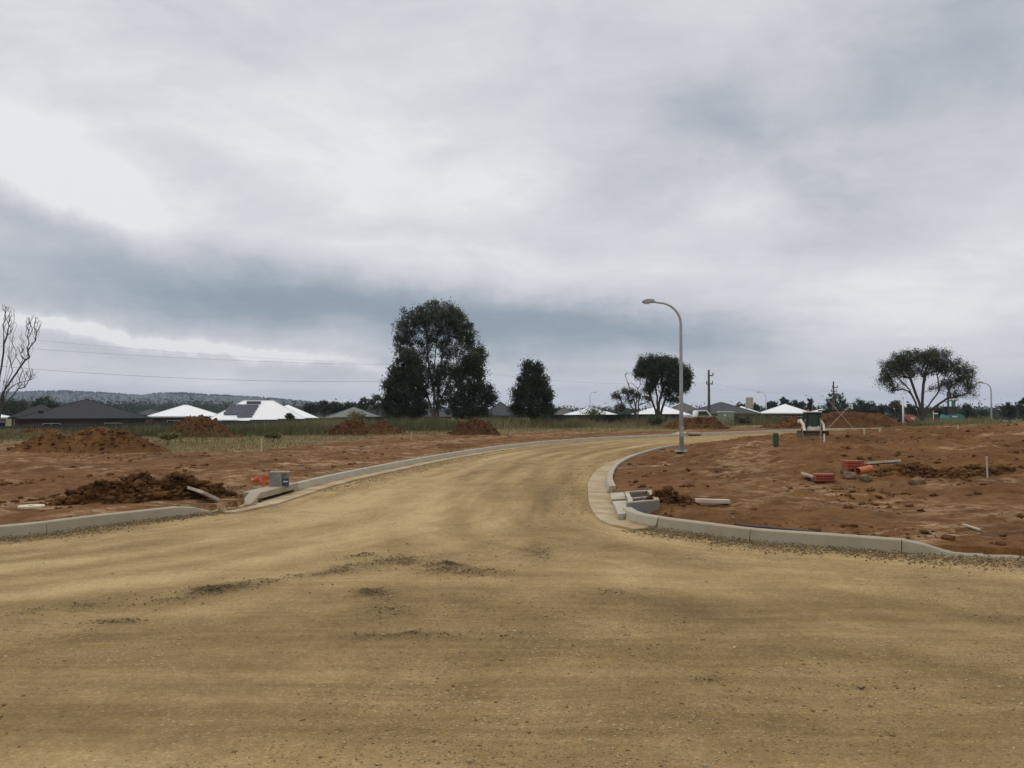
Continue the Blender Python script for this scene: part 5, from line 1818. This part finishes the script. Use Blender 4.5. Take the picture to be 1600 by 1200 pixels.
def ute():
    Y = 100
    p = atd(1092, 664, Y)
    root = empty('parked_ute', (p[0], Y, gz(p[0], Y)), 0.1, 'white utility vehicle partly hidden behind the wide red soil heap', 'ute')
    b = MB()
    b.prism([(-2.4, 0.5), (-2.4, 1.05), (-0.6, 1.05), (-0.45, 1.75), (0.75, 1.78), (1.35, 1.12), (2.2, 1.0), (2.35, 0.5)], 'y', -0.86, 0.86)
    b.build('body', M_WHITEPAINT, root, bevel=0.06)
    MB().prism([(0.72, 1.66), (0.80, 1.70), (1.30, 1.16), (1.22, 1.12)], 'y', -0.74, 0.74).build('windscreen', M_GLASS, root)
    for sy in (-1, 1):
        MB().prism([(-0.35, 1.12), (-0.3, 1.65), (0.65, 1.67), (1.05, 1.14)], 'y', sy * 0.865, sy * 0.875).build('side_window', M_GLASS, root)
        for x in (-1.5, 1.5):
            w = MB().path([(x, sy * .68, .36), (x, sy * .9, .36)], .36, 16).build('wheel', M_RUBBER, root)
            MB().path([(x, sy * .9, .36), (x, sy * .915, .36)], .2, 12).build('rim', M_GALV, w)
        MB().box((2.3, sy * .62, .85), (.08, .3, .16)).build('headlight', M_TRIM, root)
    MB().box((2.36, 0, .6), (.1, 1.7, .2)).build('bumper', M_BLACK, root, bevel=.03)


ute()


def kiosk():
    Y = 78
    p = atd(1134, 660, Y)
    z = gz(p[0], Y)
    H = atd(0, 643, Y)[2] - z
    root = empty('power_kiosk', (p[0], Y, z), 0.05, 'pale green electrical kiosk with overhanging lid behind the far road', 'kiosk')
    W = 1.25
    MB().box((0, 0, .08), (W + .15, 1.15, .2)).build('plinth', M_GREYCONC, root)
    MB().box((0, 0, H / 2), (W, 1.0, H - .12)).build('cabinet', M_GREENBOX, root, bevel=.01)
    MB().box((0, 0, H - .03), (W + .16, 1.16, .1), taper=.93).build('lid', simple('kiosk_lid', (.40, .44, .34), .5), root, bevel=.01)
    for sx in (-1, 1):
        d = MB().box((sx * W * .245, -.515, H * .5), (W * .47, .03, H - .4)).build('door', M_GREENBOX, root, bevel=.006)
        MB().box((sx * .08, -.545, H * .52), (.03, .04, .16)).build('handle', M_BLACK, d)
    MB().box((-W * .2, -.536, H * .74), (.2, .008, .16)).build('notice', M_WHITEPAINT, root)


kiosk()

# green service pillar on the right lot
pp = G(1212, 698)
root = empty('service_pillar', pp, 0.2, 'squat dark green service pillar on bare soil left of loader', 'service pillar')
root.scale = (.72, .72, .8)
MB().box((0, 0, .19), (.185, .15, .44)).build('housing', M_PILLAR, root, bevel=.012)
MB().box((0, 0, .425), (.205, .17, .05), taper=.85).build('cap', M_PILLAR, root, bevel=.01)
MB().box((0, -.079, .2), (.14, .012, .3)).build('door', M_PILLAR, root, bevel=.004)


# crossed poles, warning board
def crossed():
    Y = 66
    a0, a1 = atd(1293, 669, Y), atd(1333, 628, Y)
    b0, b1 = atd(1334, 669, Y + .15), atd(1294, 625, Y + .15)
    zg = gz(a0[0], Y)
    o = np.array([(a0[0] + b0[0]) / 2, Y, zg])
    root = empty('crossed_poles', o, 0, 'two long pale poles leaning crosswise before the red stockpile', 'poles')
    for p, q in ((a0, a1), (b0, b1)):
        p, q = p - o, q - o
        p[2] = -0.1
        MB().path([p, q], [.038, .03], 8).build('pole', simple('pale_pole', (.34, .27, .22), .8, var=.2), root)
    p = atd(1341, 660, 68)
    r = empty('warning_board', (p[0], 68.4, gz(p[0], 68.4)), .1, 'small white and red board leaning against the stockpile', 'sign')
    h = p[2] - gz(p[0], 68.4)
    M = Matrix.Rotation(.18, 3, 'Y')
    MB().box((0, 0, h + .2), (1.15, .03, .75), M).build('panel', M_WHITEPAINT, r)
    for q in (-1, 1):
        MB().box(M @ Vector((0, -.02, h * 0 + q * .27)) + Vector((0, 0, h + .2)), (1.0, .012, .1), M).build('red_band', M_RED, r)
    for q in (-.4, .4):
        MB().box((q, .06, (h + .1) / 2 - .1), (.05, .05, h + .3)).build('leg', M_WOOD, r)


crossed()


# street-name post and white post on the right
def name_post():
    Y = 80
    p = atd(1458.5, 662, Y)
    z = gz(p[0], Y)
    H = atd(0, 642, Y)[2] - z
    root = empty('street_sign', (p[0], Y, z), 0, 'white street sign blade on thin post right of spreading trunk', 'sign')
    MB().path([(0, 0, -.1), (0, 0, H)], .03, 8).build('post', M_WHITEPAINT, root)
    MB().box((.17, -.05, H - .25), (.52, .03, .12)).build('blade', M_WHITEPAINT, root)
    Y = 58
    p = atd(1411.5, 668, Y)
    z = gz(p[0], Y)
    H = atd(0, 622, Y)[2] - z
    root = empty('marker_post', (p[0], Y, z), 0, 'tall plain white post in front of the red site machine', 'post')
    MB().path([(0, 0, -.1), (0, 0, H)], .06, 10).build('shaft', M_WHITEPAINT, root, True)
    MB().path([(0, 0, H), (0, 0, H + .05)], .075, 10).build('cap', M_GALV, root, True)


name_post()


# ------------------------------------------------------------------ pegs and stakes
def peg(px, base_py, top_py, label, mat=M_PALEWOOD, w=.05, lean=0.0, name='survey_peg', cat='peg', group='survey pegs on the verges'):
    p = G(px, base_py)
    H = atd(px, top_py, p[1])[2] - p[2]
    o = MB()
    w *= .75
    o.prism([(-w / 2, -.15), (w / 2, -.15), (w / 2 + lean, H), (-w / 2 + lean, H)], 'y', -w * .35, w * .35)
    t = o.build(name, mat, None, loc=p)
    tag(t, label, cat, group)
    return t


M_PEG = simple('peg_white', (.56, .50, .38), .7, var=.12)
peg(408.5, 706, 685, 'cream survey peg standing in dry grass right of pointed heap', M_PEG, .06)
peg(642.5, 688, 676, 'white peg at right foot of the rounded red heap', M_PEG, .06)
peg(797.5, 680.5, 674, 'tiny white peg just left of the dome tree foot', M_PEG, .07)
peg(952.5, 674, 669, 'tiny pale peg on the far verge below the low white roof', M_PEG, .09)
peg(1350.5, 680, 669, 'white peg on the crest right of crossed poles', M_PEG, .05)
peg(1375, 674, 668, 'short white peg on the crest above the soil bank', M_PEG, .07)
peg(1288, 691, 678, 'white-topped peg beside the loader bucket', M_WHITEPAINT, .05)
peg(1282.5, 690, 653, 'tall brown timber stake in front of the loader bucket', M_WOOD, .045, .0, 'timber_stake', 'stake')
peg(1543.5, 746, 713, 'grey weathered stake in the soil at the far right', M_PALEWOOD, .035, -.02, 'timber_stake', 'stake')
peg(1497, 671, 664, 'small pale peg on the crest below the teal excavator', M_PEG, .05)


# ------------------------------------------------------------------ drain pits
def left_pit():
    a, b = at(392, 790), at(466, 768)
    d = (b - a)[:2]; L = np.linalg.norm(d); rz = math.atan2(d[1], d[0])
    root = empty('drain_inlet', (a[0], a[1], 0), rz, 'left kerb inlet with long dark slot and sloping end', 'drain inlet')
    # local x along the kerb, local y towards the verge
    h = .175
    e = MB()
    e.prism([(0.0, 0.02), (0.42, h), (0.46, h), (0.46, -.3), (0.0, -.3)], 'y', 0.0, .20)
    e.build('sloping_end', M_CONC, root, bevel=.008)
    x0, x1 = .47, L - .22
    MB().box(((x0 + x1) / 2, .17, h - .055), (x1 - x0, .34, .11)).build('lintel', M_CONC, root, bevel=.008)
    MB().box((x1 + .11, .15, (h - .3) / 2), (.21, .30, h + .3)).build('end_block', M_CONC, root, bevel=.008)
    MB().box(((x0 + x1) / 2, .33, -.1), (x1 - x0, .03, .46)).build('back_wall', M_GREYCONC, root)
    MB().box(((x0 + x1) / 2, .16, -.16), (x1 - x0, .3, .25)).build('sill', M_GREYCONC, root)
    MB().prism([(-.40, -.05), (-.40, .026), (0.0, .016), (0.0, -.05)], 'x', 0.0, L).build('apron', M_CHANNEL2, root)
    return root


left_pit()


def right_pit():
    root = empty('drain_pit', (0, 0, 0), 0, 'open concrete drain pit let into the right kerb corner', 'drain pit')
    # corner points on the top rim, taken at the rim level
    zt = .17
    A, B = at(983, 787, zt), at(1031, 783, zt)
    D, Cc = at(976, 770, zt), at(1016, 767, zt)
    c = (A + B + Cc + D) / 4
    c[2] = 0
    root.location = tuple(c)
    pts = [p - c for p in (A, B, Cc, D)]
    names = ('front_wall', 'side_wall', 'back_wall', 'kerb_wall')
    th = .07
    for i in range(4):
        p, q = pts[i][:2], pts[(i + 1) % 4][:2]
        t = (q - p) / np.linalg.norm(q - p); n = np.array([-t[1], t[0]])
        e0 = p + t * (th if i % 2 else 0); e1 = q - t * (th if i % 2 else 0)
        V = []
        for zz in (-.35, zt):
            for w in (e0, e1, e1 + n * th, e0 + n * th):
                V.append((w[0], w[1], zz))
        m = MB().add(V, [(0, 3, 2, 1), (4, 5, 6, 7), (0, 1, 5, 4), (1, 2, 6, 5), (2, 3, 7, 6), (3, 0, 4, 7)])
        w = m.build(names[i], M_GREYCONC, root, bevel=.006)
        cp = MB().add([(v[0], v[1], zt + .003 if k < 4 else zt + .022) for k, v in enumerate(V)], [(0, 3, 2, 1), (4, 5, 6, 7), (0, 1, 5, 4), (1, 2, 6, 5), (2, 3, 7, 6), (3, 0, 4, 7)])
        cp.build('rim', M_PALECONC, w)
    f0, f1 = (pts[0] * .45 + pts[3] * .55), (pts[1] * .45 + pts[2] * .55)
    MB().path([(f0[0], f0[1], zt - .03), (f1[0], f1[1], zt - .03)], .022, 6).build('bar', M_GALV, root)
    V = [(p[0] * .95, p[1] * .95, .0) for p in pts] + [(p[0] * .95, p[1] * .95, -.1) for p in pts]
    MB().add(V, [(0, 1, 2, 3), (7, 6, 5, 4)]).build('floor', M_GREYCONC, root)
    # the kerb slabs beside the box: one behind, one in front of the throat slot
    for nm, quad in (('kerb_slab', ((953, 770), (974, 769), (981, 779), (956, 780))), ('kerb_slab', ((957, 783), (982, 781.5), (987, 793), (962, 794))), ('kerb_slab', ((962.3, 794.4), (980, 793.6), (983, 801), (966, 803)))):
        q = [at(*p, .11) - c for p in quad]
        V = [(p[0], p[1], .11) for p in q] + [(p[0], p[1], -.1) for p in q]
        MB().add(V, [(0, 1, 2, 3), (7, 6, 5, 4), (0, 4, 5, 1), (1, 5, 6, 2), (2, 6, 7, 3), (3, 7, 4, 0)]).build(nm, M_PALECONC, root, bevel=.006)
    return root


right_pit()


def far_pit():
    p, q = at(1062, 682), at(1100, 681)
    root = empty('drain_inlet', (p[0], p[1], 0), math.atan2(q[1] - p[1], q[0] - p[0]), 'far kerb inlet with pale slab seen behind the street lamp', 'drain inlet')
    L = float(np.linalg.norm(q - p))
    MB().box((L * .68, .35, .16), (L * .6, .6, .12)).build('lintel', M_PALECONC, root)
    MB().box((L * .68, .12, .04), (L * .45, .1, .12)).build('slot', M_BLACK, root)  # solid black block painted in for the shade inside the inlet opening
    MB().prism([(0, .02), (0, .10), (L * .4, .26), (L * .4, .02)], 'y', .1, .8).build('sloping_end', M_PALECONC, root)


far_pit()


# ------------------------------------------------------------------ loose things on the site
def slab(px0, py0, px1, py1, wid, thick, label, mat, name, cat, tilt=0.0, lift=0.0, group=None):
    a, b = G(px0, py0), G(px1, py1)
    d = b - a
    L = float(np.linalg.norm(d)); rz = math.atan2(d[1], d[0]); el = math.asin(np.clip(d[2] / L, -1, 1))
    M = Matrix.Rotation(rz, 3, 'Z') @ Matrix.Rotation(-el, 3, 'Y') @ Matrix.Rotation(tilt, 3, 'X')
    rng = np.random.default_rng(int(px0))
    m = MB()
    n = 6
    V = []
    for k in range(n + 1):
        x = -L / 2 + L * k / n
        w1, w2 = wid / 2 + rng.uniform(-.02, .02) * wid * 2, wid / 2 + rng.uniform(-.02, .02) * wid * 2
        for yv, zz in ((-w1, -thick / 2), (w2, -thick / 2), (w2, thick / 2), (-w1, thick / 2)):
            V.append(tuple(M @ Vector((x, yv, zz))))
    F = [(0, 1, 2, 3), tuple(n * 4 + i for i in (3, 2, 1, 0))]
    for k in range(n):
        for i in range(4):
            F.append((k * 4 + i, (k + 1) * 4 + i, (k + 1) * 4 + (i + 1) % 4, k * 4 + (i + 1) % 4))
    m.add(V, F)
    c = (a + b) / 2 + np.array([0, 0, lift + thick * .3])
    o = m.build(name, mat, None, loc=c, bevel=.006)
    tag(o, label, cat, group)
    return o


slab(283, 771, 330, 787, .30, .05, 'pale concrete slab lying aslant on the dark rubble heap', M_PALECONC, 'concrete_slab', 'slab', -.5, .10)
slab(1087, 787, 1140, 789, .12, .06, 'pale broken board lying on soil right of the open pit', M_PALEWOOD, 'timber_board', 'board', 0, .03)
slab(1350, 731, 1404, 727, .16, .05, 'long pale board resting behind the red blocks and pipe', M_PALECONC, 'timber_board', 'board', -.3, .06)
slab(1259, 746, 1279, 754, .22, .05, 'short pale board sticking out left of lower red block', M_PALECONC, 'timber_board', 'board', -.3, .05)
slab(1505, 824, 1532, 832, .03, .025, 'thin pale stick on soil near the right edge', M_PALEWOOD, 'stick', 'stick', 0, .02)


def red_block(px, base_py, wpx, hpx, label, rz, lift=0.0, n=3):
    p = G(px, base_py)
    s = p[1] / F_PX
    W, H = wpx * s, hpx * s
    root = empty('red_block', (p[0], p[1] + .1, gz(p[0], p[1] + .1) - .02 + lift), rz, label, 'block', 'red plastic blocks')
    D = .24
    for k in range(n):
        z0 = H * k / n
        r = MB().box((random.uniform(-.006, .006), random.uniform(-.006, .006), z0 + H / n / 2 - .003), (W, D, H / n - .008)).build('layer', M_REDBLOCK, root, bevel=.005)
        for i in range(5):
            MB().box((-W * .4 + W * .2 * i, -D / 2 - .004, z0 + H / n / 2), (.018, .014, H / n * .7)).build('rib', M_REDBLOCK, r)
    return root


red_block(1291, 755, 29, 12, 'lower red ribbed block lying on a pale board', -.12, .02)
red_block(1336, 737, 28, 14, 'upper red ribbed block behind the orange pipe', .16, .06)


def orange_pipe():
    p, q = G(1340, 743), G(1361, 740)
    r = .08
    c = p + np.array([0, 0, r * .8])
    d = np.array([.55, .30, .05]); d /= np.linalg.norm(d)
    L = .38
    root = empty('orange_pipe', p, 0, 'short orange plastic pipe with open dark end', 'pipe')
    n = 20
    d = Vector(d); s = d.orthogonal().normalized(); u = d.cross(s)
    V = []; F = []
    for x, rr in ((0, r), (L, r), (L, r * .88), (0, r * .88)):
        for k in range(n):
            a = 2 * math.pi * k / n
            V.append(Vector((0, 0, r * .85)) + d * x + (s * math.cos(a) + u * math.sin(a)) * rr)
    for j in range(4):
        for k in range(n):
            F.append((j * n + k, j * n + (k + 1) % n, ((j + 1) % 4) * n + (k + 1) % n, ((j + 1) % 4) * n + k))
    MB().add(V, F).build('tube', M_ORANGE, root, False)
    V = []; F = []
    for x, rr in ((L - .09, r * 1.005), (L - .09, r * 1.1), (L + .005, r * 1.1), (L + .005, r * 1.005)):
        for k in range(n):
            a = 2 * math.pi * k / n
            V.append(Vector((0, 0, r * .85)) + d * x + (s * math.cos(a) + u * math.sin(a)) * rr)
    for j in range(4):
        for k in range(n):
            F.append((j * n + k, j * n + (k + 1) % n, ((j + 1) % 4) * n + (k + 1) % n, ((j + 1) % 4) * n + k))
    MB().add(V, F).build('socket', M_ORANGE, root, False)


orange_pipe()


def boulders():
    rng = np.random.default_rng(77)
    for i, (px, py, w, lab) in enumerate([(1328, 748, 22, 'tan boulder just below the orange pipe end'), (1352, 750, 18, 'small brown rock right of the tan boulder'),
                                          (1322, 741, 16, 'grey-tan rock wedged under the upper red block'), (1434, 757, 22, 'brown boulder on the dark soil spoil'),
                                          (853, 700, 1, '')][:4]):
        p = G(px, py)
        sz = w * p[1] / F_PX
        V = OCT * 1.0
        # subdivided octahedron pushed by noise
        import bmesh
        bm = bmesh.new(); bmesh.ops.create_icosphere(bm, subdivisions=2, radius=.5)
        for v in bm.verts:
            n = v.co.normalized()
            k = 1 + .5 * float(fbm(np.array([n.x * 2 + i * 7]), np.array([n.y * 2 + n.z * 1.7]), 1.0, 3, 600 + i)[0])
            v.co = Vector((n.x * sz * .55 * k, n.y * sz * .5 * k, n.z * sz * .38 * k))
        me = bpy.data.meshes.new('rock'); bm.to_mesh(me); bm.free()
        me.materials.append(simple('tan_rock', (.17, .105, .055), .9, var=.35, scale=9, bump=.5))
        o = bpy.data.objects.new('rock', me); COL.objects.link(o)
        o.location = (p[0], p[1], p[2] + sz * .12)
        tag(o, lab, 'rock', 'loose rocks on the lot')


boulders()


def lid():
    p = LIDP
    r = 19 * p[1] / F_PX
    root = empty('pit_lid', (p[0], p[1], gz(p[0], p[1]) + .02), 0, 'flat round cream lid lying on soil at the far left', 'lid')
    MB().path([(0, 0, -.06), (0, 0, .0), (0, 0, .012)], [r, r, r * .97], 32).build('disc', M_LID, root)
    MB().path([(0, 0, .013), (0, 0, .022)], r * .2, 20).build('knob', M_LID, root)


lid()


def galvanised_frame():
    p = G(433, 764)
    zb = .14
    c = at(433, 764, zb)
    root = empty('steel_pit_frame', (c[0], c[1] + .12, zb), .18, 'dull galvanised steel frame standing on the left inlet', 'steel frame')
    s = c[1] / F_PX
    MB().box((-5.5 * s, 0, 12 * s), (19 * s, .025, 24 * s)).build('front_sheet', M_GALVD, root)
    MB().box((-14.7 * s, .14, 12.5 * s), (.02, .28, 25 * s)).build('side_sheet', M_GALVD, root)
    MB().box((9.5 * s, .06, 11 * s), (11 * s, .025, 22 * s)).build('rear_sheet', M_GALVD, root)
    MB().box((9.5 * s, .04, 9 * s), (9.5 * s, .012, 12 * s)).build('blue_label', M_BLUE, root)
    MB().box((9.5 * s, .033, 10.3 * s), (7 * s, .006, 1.6 * s)).build('white_stripe', M_WHITEPAINT, root)
    MB().box((0, .14, 24.5 * s), (30 * s, .3, .02)).build('top_flange', M_GALVD, root)


M_GALVD = simple('dull_galvanised', (.26, .265, .225), .6, .2, var=.5, scale=14, dirt=(.10, .09, .065), dirt_amt=.5)
galvanised_frame()


def safety_mesh():
    """crumpled orange barrier mesh: a net of strips pushed into folds"""
    rng = np.random.default_rng(3)
    c = G(404, 757)
    n, m = 26, 9
    s = c[1] / F_PX
    P = np.zeros((n, m, 3))
    for i in range(n):
        for j in range(m):
            u, v = i / (n - 1), j / (m - 1)
            x = (-15 + 32 * u) * s
            fold = .09 * math.sin(u * 17 + v * 2) + .05 * math.sin(v * 6 + u * 5)
            z = .02 + v * (.03 + .13 * u) + .03 * math.sin(u * 23 + 1.3) * v
            P[i, j] = (x, fold + v * .12, z + .04 * (1 - u))
    b = MB()
    for i in range(n):
        for j in range(m - 1):
            if i % 2 == 0:
                b.path([P[i, j], P[i, j + 1]], .005, 4)
    for j in range(m):
        for i in range(n - 1):
            b.path([P[i, j], P[i + 1, j]], .007, 4)
    o = b.build('safety_mesh', M_MESHOR, None, loc=c)
    tag(o, 'crumpled orange barrier mesh on soil beside the steel frame', 'safety mesh')
    c2 = G(414, 762)
    b = MB()
    for k in range(6):
        b.path([(-.07 + .03 * k, .02 * math.sin(k * 2), .02), (-.02 + .02 * k, .03, .06 + .02 * math.sin(k * 3)), (.05 + .01 * k, .0, .1)], .011, 4)
    o = b.build('safety_mesh', M_MESHOR, None, loc=c2)
    tag(o, 'torn scrap of orange mesh at the steel frame foot', 'safety mesh')


safety_mesh()


def poly_pipe():
    pts = [G(1150, 822), G(1190, 826), G(1225, 829), G(1262, 833), G(1300, 838)]
    o = MB().path([(p - pts[0]) + np.array([0, 0, .012]) for p in pts], .022, 8).build('poly_pipe', M_PIPE, None, True, loc=pts[0])
    tag(o, 'thin black pipe lying on the soil behind the right kerb', 'pipe')


poly_pipe()


# ------------------------------------------------------------------ haze
def haze():
    m = bpy.data.materials.new('haze_air')
    m.use_nodes = True
    g = NT(m.node_tree)
    out = g.n('ShaderNodeOutputMaterial')
    v = g.n('ShaderNodeVolumePrincipled')
    v.inputs['Color'].default_value = (0.66, 0.80, 1.0, 1)
    v.inputs['Density'].default_value = HAZE
    v.inputs['Anisotropy'].default_value = 0.2
    g.lk(v.outputs[0], out.inputs['Volume'])
    o = MB().box((0, 1800, 45), (9000, 5900, 100)).build('haze', m)
    o['kind'] = 'stuff'


HAZE = 0.00016
haze()
